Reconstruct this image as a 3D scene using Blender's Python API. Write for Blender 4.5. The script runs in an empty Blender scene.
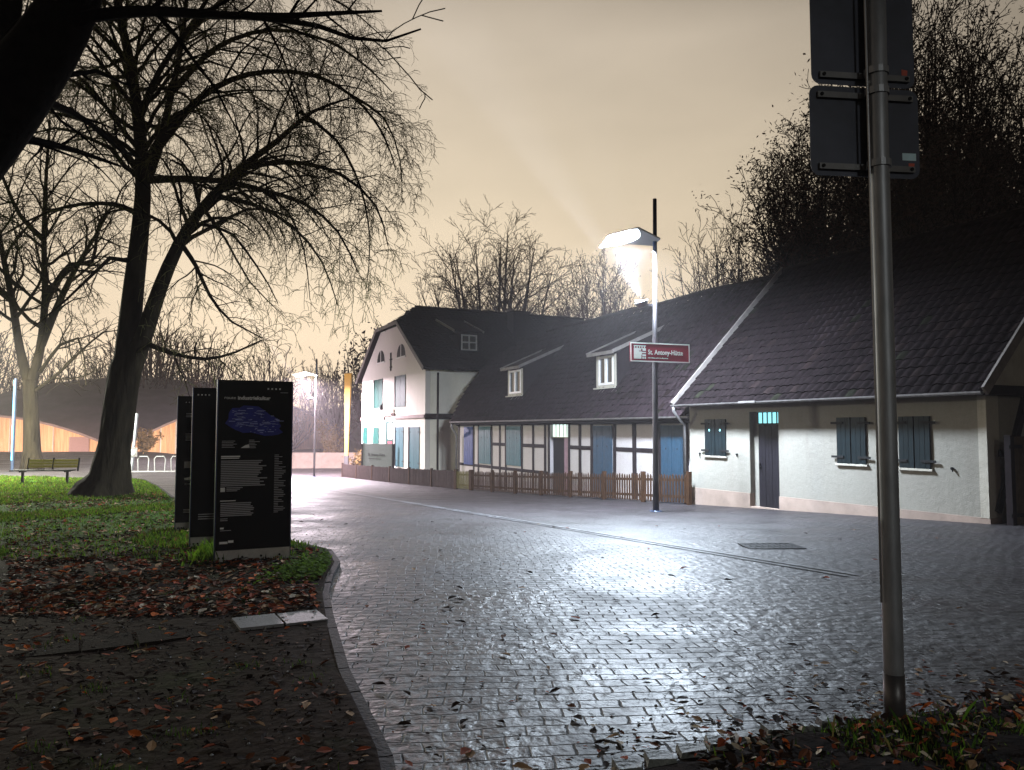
import bpy, math, random
from mathutils import Vector, Matrix
random.seed(7)
R = random.Random(11)
scene = bpy.context.scene
COL = scene.collection

# ------------------------------------------------------------------ site frame
# a runs along the row of houses (away from the camera), b from the street towards the houses
TH = math.radians(26.0427)
D = (-math.sin(TH), math.cos(TH)); N = (math.cos(TH), math.sin(TH))
EYE = 1.42; F = 760.0; HZ = 429.0
TILT = math.atan((HZ-385.0)/F)

def sm(x):
    x = min(max(x, 0.0), 1.0); return x*x*(3-2*x)
def W(a, b, z=0.0): return Vector((a*D[0]+b*N[0], a*D[1]+b*N[1], z))
def AB(x, y): return (x*D[0]+y*D[1], x*N[0]+y*N[1])
def ground(x, y):
    a, b = AB(x, y)
    aa = a if a < 28 else 28+22*(1-math.exp(-(a-28)/22.0))
    if a < 0: aa = max(a*.4, -8)
    return -(.016+.029*sm(b/12.0))*aa
def gab(a, b): p = W(a, b); return ground(p.x, p.y)
def at(u, v, y):            # a point at depth y that shows at photo pixel u, v (used to lay out limbs in 3D)
    px, py = (u-512)/F, -(v-385)/F
    d = Vector((px, math.cos(TILT)-py*math.sin(TILT), math.sin(TILT)+py*math.cos(TILT)))
    return Vector((0, 0, EYE))+d*(y/d.y)

# ------------------------------------------------------------------ materials
def new_mat(name):
    m = bpy.data.materials.new(name); m.use_nodes = True
    nt = m.node_tree; return m, nt, nt.nodes['Principled BSDF']
def mat(name, col, rough=.7, metal=0.0, var=.25, scale=6.0, bump=.0, bscale=40.0, spec=.5, emit=None, estr=0, detail=5, stretch=None, bdist=.02):
    m, nt, p = new_mat(name)
    L = nt.links
    tc = nt.nodes.new('ShaderNodeTexCoord'); co = tc.outputs['Object']
    if stretch:
        mp = nt.nodes.new('ShaderNodeMapping'); mp.inputs['Scale'].default_value = stretch
        L.new(co, mp.inputs['Vector']); co = mp.outputs['Vector']
    n = nt.nodes.new('ShaderNodeTexNoise'); n.inputs['Scale'].default_value = scale; n.inputs['Detail'].default_value = detail
    n.inputs['Roughness'].default_value = .65
    L.new(co, n.inputs['Vector'])
    rp = nt.nodes.new('ShaderNodeValToRGB')
    rp.color_ramp.elements[0].position = .3; rp.color_ramp.elements[1].position = .72
    rp.color_ramp.elements[0].color = tuple(c*(1-var) for c in col)+(1,)
    rp.color_ramp.elements[1].color = tuple(min(1, c*(1+var)) for c in col)+(1,)
    L.new(n.outputs['Fac'], rp.inputs['Fac']); L.new(rp.outputs['Color'], p.inputs['Base Color'])
    p.inputs['Roughness'].default_value = rough; p.inputs['Metallic'].default_value = metal
    p.inputs['Specular IOR Level'].default_value = spec
    if bump:
        b = nt.nodes.new('ShaderNodeTexNoise'); b.inputs['Scale'].default_value = bscale; b.inputs['Detail'].default_value = 4
        L.new(co, b.inputs['Vector'])
        bm = nt.nodes.new('ShaderNodeBump'); bm.inputs['Strength'].default_value = bump; bm.inputs['Distance'].default_value = bdist
        L.new(b.outputs['Fac'], bm.inputs['Height']); L.new(bm.outputs['Normal'], p.inputs['Normal'])
    if emit:
        p.inputs['Emission Color'].default_value = tuple(emit)+(1,); p.inputs['Emission Strength'].default_value = estr
    return m

def plaster(name, col, stain, amt, seed=0.0):
    m, nt, p = new_mat(name); L = nt.links; nn = nt.nodes.new
    tc = nn('ShaderNodeTexCoord')
    def noise(sc, det, stretch=(1, 1, 1), r=.65):
        mp = nn('ShaderNodeMapping'); mp.inputs['Scale'].default_value = stretch; mp.inputs['Location'].default_value = (seed, seed*.7, seed*.3); L.new(tc.outputs['Object'], mp.inputs['Vector'])
        n = nn('ShaderNodeTexNoise'); n.inputs['Scale'].default_value = sc; n.inputs['Detail'].default_value = det; n.inputs['Roughness'].default_value = r; L.new(mp.outputs[0], n.inputs['Vector']); return n.outputs['Fac']
    def rng(x, a, b, c, d):
        r = nn('ShaderNodeMapRange'); r.inputs['From Min'].default_value = a; r.inputs['From Max'].default_value = b; r.inputs['To Min'].default_value = c; r.inputs['To Max'].default_value = d; L.new(x, r.inputs['Value']); return r.outputs[0]
    def mul(a, b):
        n = nn('ShaderNodeMath'); n.operation = 'MULTIPLY'; L.new(a, n.inputs[0]); L.new(b, n.inputs[1]); return n.outputs[0]
    blot = rng(noise(.9, 8), .42, .68, 0, 1); streak = rng(noise(2.2, 6, (1, 1, .12)), .5, .75, 0, 1); fine = rng(noise(14, 4), .3, .7, .93, 1.05)
    add = nn('ShaderNodeMath'); add.operation = 'MULTIPLY_ADD'; add.use_clamp = True; L.new(blot, add.inputs[0]); add.inputs[1].default_value = amt*.7; L.new(mul(streak, streak), add.inputs[2])
    sc_ = nn('ShaderNodeMath'); sc_.operation = 'MULTIPLY'; L.new(add.outputs[0], sc_.inputs[0]); sc_.inputs[1].default_value = amt
    mx = nn('ShaderNodeMix'); mx.data_type = 'RGBA'; L.new(sc_.outputs[0], mx.inputs['Factor']); mx.inputs['A'].default_value = tuple(col)+(1,); mx.inputs['B'].default_value = tuple(stain)+(1,)
    vs = nn('ShaderNodeVectorMath'); vs.operation = 'SCALE'; L.new(mx.outputs['Result'], vs.inputs[0]); L.new(fine, vs.inputs['Scale'])
    L.new(vs.outputs[0], p.inputs['Base Color']); p.inputs['Roughness'].default_value = .88; p.inputs['Specular IOR Level'].default_value = .2
    bm = nn('ShaderNodeBump'); bm.inputs['Strength'].default_value = .35; bm.inputs['Distance'].default_value = .02
    hb = nn('ShaderNodeMath'); hb.operation = 'MULTIPLY_ADD'; L.new(noise(4, 6), hb.inputs[0]); hb.inputs[1].default_value = 2.5; L.new(noise(50, 3), hb.inputs[2]); L.new(hb.outputs[0], bm.inputs['Height']); L.new(bm.outputs[0], p.inputs['Normal'])
    return m
M = {}
M['plaster'] = plaster('white_plaster', (.25, .236, .206), (.20, .175, .15), .55)
M['plaster_old'] = plaster('stained_plaster', (.46, .43, .37), (.22, .18, .14), .8, 3.1)
M['plinth'] = mat('plinth_render', (.27, .20, .165), .85, var=.22, scale=2.2, bump=.3)
M['facade'] = plaster('facade_paint', (.66, .61, .57), (.45, .38, .34), .35, 5.0)
M['side_lightened'] = plaster('lightened_side_wall_paint', (.82, .77, .66), (.5, .43, .34), .5, 9.0)  # house white, lightened in colour where the lamps barely reach
M['facade_mid'] = plaster('half_timber_infill', (.42, .385, .385), (.30, .25, .24), .6, 7.7)
M['timber'] = mat('dark_timber', (.012, .008, .010), .8, var=.4, scale=9, bump=.3, spec=.12)
M['beam_grey'] = mat('grey_verge_board', (.17, .15, .14), .8, var=.25, scale=5, stretch=(1, 1, 1))
M['shutter_blue'] = mat('blue_shutter_paint', (.013, .038, .066), .5, var=.2, scale=7, spec=.15)
M['shutter_dark'] = mat('dark_blue_shutter_paint', (.0022, .0085, .012), .5, var=.25, scale=7, spec=.15)
M['shutter_deep'] = mat('deep_blue_panel_paint', (.018, .045, .16), .5, var=.2, scale=5, spec=.15)
M['shutter_teal'] = mat('teal_shutter_paint', (.014, .085, .07), .5, var=.15, scale=6, spec=.15)
M['shutter_teal_dimmed'] = mat('deep_teal_shutter_paint', (.005, .034, .028), .6, var=.2, scale=6, spec=.1)  # teal darkened in colour to offset overexposure near the far lamp
M['shutter_pale'] = mat('pale_blue_shutter_paint', (.045, .11, .13), .5, var=.15, scale=6, spec=.15)
M['door_black'] = mat('black_door_paint', (.008, .007, .011), .55, var=.3, scale=9, spec=.15)
M['door_rose'] = mat('rose_door_leaf', (.20, .11, .15), .6, var=.2)
M['stone_trim'] = mat('brown_stone_trim', (.16, .10, .09), .8, var=.25, scale=4)
M['white_paint'] = mat('white_window_paint', (.66, .64, .62), .5, var=.1)
M['glass'] = mat('dark_glass', (.010, .012, .014), .08, var=.2, spec=.8)
M['tile'] = mat('clay_roof_tile', (.015, .0095, .0115), .95, var=.8, scale=7, bump=.3, bscale=25, spec=.08)
M['tile_black'] = mat('black_roof_tile', (.0065, .0044, .005), .95, var=.8, scale=7, bump=.3, bscale=25, spec=.04)
M['tile_odd'] = mat('worn_roof_tile', (.010, .0065, .0066), .95, var=.6, scale=7, spec=.05)
M['tile_moss'] = mat('mossy_roof_tile', (.0075, .0078, .005), .95, var=.6, scale=9, spec=.05)
M['zinc'] = mat('weathered_zinc', (.20, .19, .19), .55, metal=.6, var=.25)
M['iron'] = mat('black_iron', (.008, .008, .009), .75, var=.3, spec=.2)
M['galv'] = mat('galvanised_steel', (.25, .26, .29), .48, metal=.5, var=.25, scale=14, stretch=(1, 1, .25))
M['alu_back'] = mat('dull_aluminium_back', (.045, .05, .075), .5, metal=.3, var=.3, scale=3)
M['alu_rail'] = mat('bright_aluminium_rail', (.15, .15, .16), .35, metal=.8, var=.2)
M['pole_dark'] = mat('dark_lamp_post_paint', (.06, .055, .06), .4, metal=.4, var=.2)
M['pole_blue'] = mat('blue_grey_lamp_post_cap', (.03, .05, .10), .4, metal=.2, var=.2)
M['reflector'] = mat('white_reflector', (.82, .84, .86), .5, var=.03)
M['sign_red'] = mat('wine_red_sign_face', (.26, .018, .034), .6, var=.06, spec=.2)
M['sign_white'] = mat('white_sign_print', (.72, .68, .64), .6, var=.03, spec=.2)
M['board_black'] = mat('black_board_print', (.0025, .0025, .004), .4, var=.3, spec=.12)
M['board_edge'] = mat('blue_lit_board_edge', (.03, .045, .13), .3, metal=.5, var=.2)  # blue light on the board edges is put into their colour
M['print_white'] = mat('white_board_print', (.93, .93, .95), .6, var=.03)
M['print_grey'] = mat('grey_board_print', (.42, .42, .46), .6, var=.15, scale=60)
M['print_blue'] = mat('blue_map_print', (.015, .024, .32), .6, var=.35, scale=9)
M['print_pale'] = mat('pale_blue_map_print', (.38, .44, .85), .6, var=.2)
M['steel_plate'] = mat('brushed_steel_plate', (.48, .46, .45), .45, metal=.35, var=.2, scale=10)
M['info_grey'] = mat('pale_grey_sign_face', (.15, .175, .17), .6, var=.04)
M['info_text'] = mat('dark_sign_lettering', (.012, .014, .016), .6)
M['picket'] = mat('weathered_brown_picket', (.042, .021, .011), .85, var=.4, scale=6, bump=.4, spec=.04)
M['picket_pale'] = mat('pale_mossy_picket', (.12, .105, .04), .85, var=.3, scale=6, bump=.4, spec=.04)
M['board_fence'] = mat('grey_brown_fence_board', (.030, .020, .019), .85, var=.4, scale=5, bump=.4, spec=.04)
M['gate_wood'] = mat('brown_gate_board', (.085, .06, .04), .8, var=.35, scale=5, bump=.3, spec=.04)
M['bark'] = mat('tree_bark', (.017, .0135, .008), .95, var=.7, scale=4, bump=1.0, bscale=5.5, spec=.05, stretch=(1, 1, .22), bdist=.09)
M['twig'] = mat('mossy_lamplit_twig', (.11, .10, .038), .9, var=.5, scale=1.5, spec=.1)  # moss tone, brightened so the colour carries yellow-green lamplight
M['bark_far'] = mat('far_tree_bark', (.040, .021, .020), .9, var=.3, scale=2, spec=.1)  # reddish light over the far wood is put into the bark colour
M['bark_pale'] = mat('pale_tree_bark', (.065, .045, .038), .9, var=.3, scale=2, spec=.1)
M['bark_black'] = mat('wet_black_bark', (.005, .004, .0035), .95, var=.5, scale=6, bump=.9, bscale=12, spec=.03)
M['leaf_dark'] = mat('dark_russet_leaf', (.050, .019, .015), .85, var=.6, scale=1.2, spec=.15)
M['leaf_dark_green'] = mat('dark_green_leaf', (.026, .012, .009), .85, var=.6, scale=1.0, spec=.15)
M['leaf_gold'] = mat('golden_shrub_leaf', (.22, .13, .035), .7, var=.5, scale=2)
M['yellow'] = mat('yellow_column_glow_paint', (.80, .42, .045), .55, var=.06, emit=(1, .55, .08), estr=.12)  # faint emission added to the paint; the column is no lamp
M['bench_slat'] = mat('yellow_bench_slat', (.40, .30, .04), .6, var=.2, scale=10)
M['bike_rack'] = mat('bright_bicycle_hoop', (.55, .55, .57), .4, metal=.5)
M['white_post'] = mat('white_post_paint', (.45, .48, .52), .5, var=.05)
M['shell'] = mat('mauve_shell_roof', (.13, .105, .125), .75, var=.25, scale=.5, stretch=(1, 1, 1))
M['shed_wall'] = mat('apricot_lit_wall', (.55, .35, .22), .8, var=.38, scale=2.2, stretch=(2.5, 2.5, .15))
M['shed_door'] = mat('mauve_shed_door', (.25, .17, .20), .7, var=.15)
M['soil'] = mat('wet_soil', (.0085, .0045, .003), .95, var=.7, scale=7, bump=1.0, bscale=18, spec=.03)
M['kerb'] = mat('wet_kerb_stone', (.012, .0105, .012), .7, var=.45, scale=9, bump=.5, spec=.12)
M['slab'] = mat('paving_slab', (.016, .011, .009), .9, var=.5, scale=6, bump=.6, spec=.03)
M['slab_light'] = mat('pale_paving_slab', (.16, .16, .17), .55, var=.25, scale=6, bump=.35)
M['stone'] = mat('mossy_edging_stone', (.10, .105, .10), .6, var=.5, scale=8, bump=.6)
M['hill'] = mat('far_hillside', (.02, .02, .014), .95, var=.4, scale=.05)

def mat_leaves(name, cols):
    return [mat(name+'_%s' % n, c, .8, var=.3, scale=14, spec=.08) for n, c in cols]
LEAF = mat_leaves('fallen_leaf', [('brown', (.10, .036, .018)), ('russet', (.22, .048, .020)), ('orange', (.42, .10, .022)),
                                  ('tan', (.30, .19, .11)), ('dark', (.022, .012, .009)), ('pale', (.42, .36, .28))])
def translucent(ms, f):
    for m in ms:
        nt = m.node_tree; p = nt.nodes['Principled BSDF']; tr = nt.nodes.new('ShaderNodeBsdfTranslucent'); mx = nt.nodes.new('ShaderNodeMixShader'); mx.inputs[0].default_value = f
        c = p.inputs['Base Color'].links[0].from_socket; nt.links.new(c, tr.inputs['Color']); out = [n for n in nt.nodes if n.type == 'OUTPUT_MATERIAL'][0]
        nt.links.new(p.outputs[0], mx.inputs[1]); nt.links.new(tr.outputs[0], mx.inputs[2]); nt.links.new(mx.outputs[0], out.inputs['Surface'])
    return ms
GRASS = mat_leaves('grass_blade', [('deep', (.020, .042, .005)), ('mid', (.052, .105, .009)), ('bright', (.105, .185, .014)), ('dry', (.10, .080, .024))]); translucent(GRASS, .5)

def glow_mat(name, col, s):
    m, nt, p = new_mat(name)
    p.inputs['Base Color'].default_value = tuple(col)+(1,)
    p.inputs['Emission Color'].default_value = tuple(col)+(1,); p.inputs['Emission Strength'].default_value = s
    return m
M['lens'] = glow_mat('lit_lamp_lens', (.85, .95, 1.0), 9)
M['transom'] = glow_mat('lit_transom_glass', (.30, .85, .95), 1.0)
M['transom_white'] = glow_mat('lit_doorway_glass', (.80, 1.0, .94), 1.0)
M['led'] = glow_mat('blue_light_strip', (.12, .50, .85), .9)

def paver_mat():
    m, nt, p = new_mat('wet_block_paving'); L = nt.links; nn = nt.nodes.new
    g = nn('ShaderNodeNewGeometry')
    # gentle wander so that no course runs dead straight
    nz = nn('ShaderNodeTexNoise'); nz.inputs['Scale'].default_value = .45; nz.inputs['Detail'].default_value = 2
    L.new(g.outputs['Position'], nz.inputs['Vector'])
    nz2 = nn('ShaderNodeTexNoise'); nz2.inputs['Scale'].default_value = 4.2; nz2.inputs['Detail'].default_value = 2
    L.new(g.outputs['Position'], nz2.inputs['Vector'])
    v1 = nn('ShaderNodeVectorMath'); v1.operation = 'SCALE'; v1.inputs['Scale'].default_value = .30; L.new(nz.outputs['Color'], v1.inputs[0])
    v2 = nn('ShaderNodeVectorMath'); v2.operation = 'SCALE'; v2.inputs['Scale'].default_value = .060; L.new(nz2.outputs['Color'], v2.inputs[0])
    s1 = nn('ShaderNodeVectorMath'); L.new(g.outputs['Position'], s1.inputs[0]); L.new(v1.outputs[0], s1.inputs[1])
    s2 = nn('ShaderNodeVectorMath'); L.new(s1.outputs[0], s2.inputs[0]); L.new(v2.outputs[0], s2.inputs[1])
    mp = nn('ShaderNodeMapping'); mp.inputs['Rotation'].default_value = (0, 0, math.radians(-5)); L.new(s2.outputs[0], mp.inputs['Vector'])
    br = nn('ShaderNodeTexBrick')
    br.inputs['Scale'].default_value = 1.0; br.inputs['Brick Width'].default_value = .205; br.inputs['Row Height'].default_value = .118
    br.inputs['Mortar Size'].default_value = .0075; br.inputs['Mortar Smooth'].default_value = .8
    br.inputs['Color1'].default_value = (0, 0, 0, 1); br.inputs['Color2'].default_value = (1, 1, 1, 1); br.inputs['Mortar'].default_value = (.5, .5, .5, 1)
    L.new(mp.outputs[0], br.inputs['Vector'])
    rp = nn('ShaderNodeValToRGB'); e = rp.color_ramp.elements
    e[0].color = (.010, .0068, .0078, 1); e[1].color = (.027, .0205, .025, 1)
    L.new(br.outputs['Color'], rp.inputs['Fac'])
    # patches of dirt and moss
    pn = nn('ShaderNodeTexNoise'); pn.inputs['Scale'].default_value = 1.1; pn.inputs['Detail'].default_value = 7; pn.inputs['Roughness'].default_value = .7
    L.new(g.outputs['Position'], pn.inputs['Vector'])
    pr = nn('ShaderNodeMapRange'); pr.inputs['From Min'].default_value = .35; pr.inputs['From Max'].default_value = .7
    pr.inputs['To Min'].default_value = .45; pr.inputs['To Max'].default_value = 1.3; L.new(pn.outputs['Fac'], pr.inputs['Value'])
    mul = nn('ShaderNodeVectorMath'); mul.operation = 'SCALE'; L.new(rp.outputs['Color'], mul.inputs[0]); L.new(pr.outputs[0], mul.inputs['Scale'])
    mix = nn('ShaderNodeMix'); mix.data_type = 'RGBA'; L.new(br.outputs['Fac'], mix.inputs['Factor'])
    L.new(mul.outputs[0], mix.inputs['A']); mix.inputs['B'].default_value = (.016, .014, .014, 1)
    L.new(mix.outputs['Result'], p.inputs['Base Color'])
    # wetness
    wn = nn('ShaderNodeTexNoise'); wn.inputs['Scale'].default_value = .8; wn.inputs['Detail'].default_value = 9; wn.inputs['Roughness'].default_value = .7
    L.new(g.outputs['Position'], wn.inputs['Vector'])
    wr = nn('ShaderNodeMapRange'); wr.inputs['From Min'].default_value = .35; wr.inputs['From Max'].default_value = .65
    wr.inputs['To Min'].default_value = .40; wr.inputs['To Max'].default_value = .66; L.new(wn.outputs['Fac'], wr.inputs['Value'])
    ad = nn('ShaderNodeMath'); ad.operation = 'MULTIPLY_ADD'; L.new(br.outputs['Fac'], ad.inputs[0]); ad.inputs[1].default_value = .3; L.new(wr.outputs[0], ad.inputs[2])
    L.new(ad.outputs[0], p.inputs['Roughness'])
    p.inputs['Specular IOR Level'].default_value = .5
    # relief: joints, a tilt for each block, fine grain
    h1 = nn('ShaderNodeMath'); h1.operation = 'MULTIPLY'; L.new(br.outputs['Fac'], h1.inputs[0]); h1.inputs[1].default_value = -.7
    gn = nn('ShaderNodeTexNoise'); gn.inputs['Scale'].default_value = 9; gn.inputs['Detail'].default_value = 5; L.new(g.outputs['Position'], gn.inputs['Vector'])
    h2 = nn('ShaderNodeMath'); h2.operation = 'MULTIPLY_ADD'; L.new(gn.outputs['Fac'], h2.inputs[0]); h2.inputs[1].default_value = 1.9; L.new(h1.outputs[0], h2.inputs[2])
    h3 = nn('ShaderNodeMath'); h3.operation = 'MULTIPLY_ADD'; L.new(br.outputs['Color'], h3.inputs[0]); h3.inputs[1].default_value = .45; L.new(h2.outputs[0], h3.inputs[2])
    bm = nn('ShaderNodeBump'); bm.inputs['Strength'].default_value = .9; bm.inputs['Distance'].default_value = .017
    L.new(h3.outputs[0], bm.inputs['Height']); L.new(bm.outputs['Normal'], p.inputs['Normal'])
    return m
M['paver'] = paver_mat()

def gutter_mat():
    m, nt, p = new_mat('pale_channel_stone'); L = nt.links; nn = nt.nodes.new
    g = nn('ShaderNodeTexCoord'); mp = nn('ShaderNodeMapping'); mp.inputs['Rotation'].default_value = (0, 0, -TH-math.pi/2); L.new(g.outputs['Object'], mp.inputs['Vector'])
    br = nn('ShaderNodeTexBrick'); br.inputs['Scale'].default_value = 1; br.inputs['Brick Width'].default_value = .22; br.inputs['Row Height'].default_value = 40; br.offset = 0
    br.inputs['Mortar Size'].default_value = .012; br.inputs['Color1'].default_value = (.09, .09, .095, 1); br.inputs['Color2'].default_value = (.24, .24, .26, 1); br.inputs['Mortar'].default_value = (.012, .011, .010, 1)
    L.new(mp.outputs[0], br.inputs['Vector']); L.new(br.outputs['Color'], p.inputs['Base Color'])
    bm = nn('ShaderNodeBump'); bm.invert = True; bm.inputs['Distance'].default_value = .012; bm.inputs['Strength'].default_value = .8
    L.new(br.outputs['Fac'], bm.inputs['Height']); L.new(bm.outputs[0], p.inputs['Normal'])
    p.inputs['Roughness'].default_value = .42
    return m
M['channel'] = gutter_mat()

def lawn_mat():
    m, nt, p = new_mat('lawn_soil_and_turf'); L = nt.links; nn = nt.nodes.new
    g = nn('ShaderNodeNewGeometry')
    sx = nn('ShaderNodeSeparateXYZ'); L.new(g.outputs['Position'], sx.inputs[0])
    n1 = nn('ShaderNodeTexNoise'); n1.inputs['Scale'].default_value = .8; n1.inputs['Detail'].default_value = 6; n1.inputs['Roughness'].default_value = .7; L.new(g.outputs['Position'], n1.inputs['Vector'])
    n2 = nn('ShaderNodeTexNoise'); n2.inputs['Scale'].default_value = 16; n2.inputs['Detail'].default_value = 5; L.new(g.outputs['Position'], n2.inputs['Vector'])
    # bare soil near the street corner, turf further up
    mr = nn('ShaderNodeMapRange'); mr.inputs['From Min'].default_value = 8.0; mr.inputs['From Max'].default_value = 13.0; L.new(sx.outputs['Y'], mr.inputs['Value'])
    ad = nn('ShaderNodeMath'); ad.operation = 'MULTIPLY_ADD'; L.new(n1.outputs['Fac'], ad.inputs[0]); ad.inputs[1].default_value = 1.3; ad.inputs[2].default_value = -.70
    ad2 = nn('ShaderNodeMath'); ad2.use_clamp = True; L.new(ad.outputs[0], ad2.inputs[0]); L.new(mr.outputs[0], ad2.inputs[1])
    gr = nn('ShaderNodeValToRGB'); gr.color_ramp.elements[0].color = (.012, .034, .003, 1); gr.color_ramp.elements[1].color = (.045, .12, .006, 1); L.new(n2.outputs['Fac'], gr.inputs['Fac'])
    so = nn('ShaderNodeValToRGB'); so.color_ramp.elements[0].color = (.004, .0021, .0013, 1); so.color_ramp.elements[1].color = (.030, .0165, .0105, 1); L.new(n2.outputs['Fac'], so.inputs['Fac'])
    mx = nn('ShaderNodeMix'); mx.data_type = 'RGBA'; L.new(ad2.outputs[0], mx.inputs['Factor']); L.new(so.outputs[0], mx.inputs['A']); L.new(gr.outputs[0], mx.inputs['B'])
    L.new(mx.outputs['Result'], p.inputs['Base Color']); p.inputs['Roughness'].default_value = .95; p.inputs['Specular IOR Level'].default_value = .04
    bm = nn('ShaderNodeBump'); bm.inputs['Distance'].default_value = .018; bm.inputs['Strength'].default_value = .8; L.new(n2.outputs['Fac'], bm.inputs['Height']); L.new(bm.outputs[0], p.inputs['Normal'])
    return m
M['lawn'] = lawn_mat()

# ------------------------------------------------------------------ mesh helpers
OFF = {}
class MB:
    def __init__(s): s.v = []; s.f = []; s.m = []
    def add(s, vs, fs, mi=0):
        o = len(s.v); s.v += [tuple(v) for v in vs]
        s.f += [tuple(i+o for i in f) for f in fs]; s.m += [mi]*len(fs)
    def box(s, x0, x1, y0, y1, z0, z1, mi=0):
        s.add([(x0, y0, z0), (x1, y0, z0), (x1, y1, z0), (x0, y1, z0), (x0, y0, z1), (x1, y0, z1), (x1, y1, z1), (x0, y1, z1)],
              [(3, 2, 1, 0), (4, 5, 6, 7), (0, 1, 5, 4), (1, 2, 6, 5), (2, 3, 7, 6), (3, 0, 4, 7)], mi)
    def bar(s, p, q, w, h, up=(0, 0, 1), mi=0):
        p = Vector(p); q = Vector(q); d = (q-p).normalized(); u = Vector(up)
        sd = d.cross(u)
        if sd.length < 1e-4: sd = d.cross(Vector((1, 0, 0)))
        sd.normalize(); u = sd.cross(d)
        c = [p+sd*(i*w/2)+u*(j*h/2) for i, j in ((-1, -1), (1, -1), (1, 1), (-1, 1))]
        e = [x+(q-p) for x in c]
        s.add(c+e, [(3, 2, 1, 0), (4, 5, 6, 7), (0, 1, 5, 4), (1, 2, 6, 5), (2, 3, 7, 6), (3, 0, 4, 7)], mi)
    def tube(s, pts, rad, k=8, mi=0, cap=True):
        n = len(pts); pts = [Vector(p) for p in pts]
        if not hasattr(rad, '__len__'): rad = [rad]*n
        o = len(s.v); ref = None
        for i in range(n):
            t = (pts[min(i+1, n-1)]-pts[max(i-1, 0)])
            if t.length < 1e-7: t = Vector((0, 0, 1))
            t.normalize()
            if ref is None: ref = Vector((1, 0, 0)) if abs(t.x) < .8 else Vector((0, 1, 0))
            a = ref-t*ref.dot(t)
            if a.length < 1e-5: a = t.orthogonal()
            a.normalize(); ref = a; b = t.cross(a)
            for j in range(k):
                an = 2*math.pi*j/k
                s.v.append(tuple(pts[i]+(a*math.cos(an)+b*math.sin(an))*rad[i]))
        for i in range(n-1):
            for j in range(k):
                j2 = (j+1) % k
                s.f.append((o+i*k+j, o+i*k+j2, o+(i+1)*k+j2, o+(i+1)*k+j)); s.m.append(mi)
        if cap and k > 3:
            s.f.append(tuple(o+j for j in range(k-1, -1, -1))); s.m.append(mi)
            s.f.append(tuple(o+(n-1)*k+j for j in range(k))); s.m.append(mi)
    def prism(s, poly, lo, hi, axis=0, mi=0):
        # poly of 2D points in the two other axes, extruded along axis
        def mk(p, h):
            l = list(p); l.insert(axis, h); return tuple(l)
        n = len(poly); vs = [mk(p, lo) for p in poly]+[mk(p, hi) for p in poly]
        fs = [tuple(range(n)), tuple(range(2*n-1, n-1, -1))]+[(i, i+n, (i+1) % n+n, (i+1) % n) for i in range(n)]
        s.add(vs, fs, mi)
    def build(s, name, mats, parent=None, smooth=False, loc=(0, 0, 0), raw=False):
        me = bpy.data.meshes.new(name)
        vs = s.v
        o = Vector(OFF[parent.name]) if (parent is not None and parent.name in OFF and not raw) else Vector(loc)
        if o.length > 0: vs = [(v[0]-o.x, v[1]-o.y, v[2]-o.z) for v in vs]
        me.from_pydata(vs, [], s.f)
        if not isinstance(mats, (list, tuple)): mats = [mats]
        for m in mats: me.materials.append(m)
        if len(mats) > 1: me.polygons.foreach_set('material_index', s.m)
        if smooth: me.polygons.foreach_set('use_smooth', [True]*len(me.polygons))
        me.update()
        ob = bpy.data.objects.new(name, me); COL.objects.link(ob)
        if parent is not None:
            ob.parent = parent
            if parent.type == 'MESH':
                OFF[ob.name] = OFF.get(parent.name, (0, 0, 0))
            else: OFF[ob.name] = OFF.get(parent.name, (0, 0, 0))
        else:
            ob.location = loc; OFF[ob.name] = tuple(loc)
        return ob

def fix_normals(ob):
    import bmesh
    bm = bmesh.new(); bm.from_mesh(ob.data); bmesh.ops.recalc_face_normals(bm, faces=bm.faces); bm.to_mesh(ob.data); bm.free()
def tag(o, label=None, cat=None, group=None, kind=None):
    if label: o['label'] = label
    if cat: o['category'] = cat
    if group: o['group'] = group
    if kind: o['kind'] = kind
    return o
def root(name, loc, label, cat, group=None, rot=0.0, off=(0, 0, 0)):
    o = bpy.data.objects.new(name, None); COL.objects.link(o); o.location = loc; o.rotation_euler = (0, 0, rot)
    o.empty_display_size = .3
    tag(o, label, cat, group); OFF[o.name] = tuple(off); return o
def row_root(name, a, b, z, label, cat, group=None):
    """thing in the frame of the house row: children are written as (b, a, z)"""
    return root(name, W(a, b, z), label, cat, group, TH, (b, a, z))
def copy_tree(o, parent=None):
    c = o.copy(); COL.objects.link(c); c.parent = parent
    for ch in list(o.children): copy_tree(ch, c)
    return c

def text_geo(txt, size, bold=0.0):
    cu = bpy.data.curves.new('lettering', 'FONT'); cu.body = txt; cu.size = size; cu.extrude = .0015; cu.offset = bold; cu.resolution_u = 3
    ob = bpy.data.objects.new('lettering_source', cu); COL.objects.link(ob)
    bpy.context.view_layer.update()
    dg = bpy.context.evaluated_depsgraph_get(); ev = ob.evaluated_get(dg); me = ev.to_mesh()
    vs = [v.co.copy() for v in me.vertices]; fs = [tuple(p.vertices) for p in me.polygons]
    ev.to_mesh_clear(); bpy.data.objects.remove(ob); bpy.data.curves.remove(cu)
    return vs, fs
def put_text(mb, txt, size, x, z, y, mi=0, width=None, bold=0.0):
    vs, fs = text_geo(txt, size, bold)
    k = 1.0
    if width:
        w = max(v.x for v in vs)-min(v.x for v in vs); k = width/w
    mb.add([(x+v.x*k, y-v.z, z+v.y) for v in vs], fs, mi)

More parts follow.
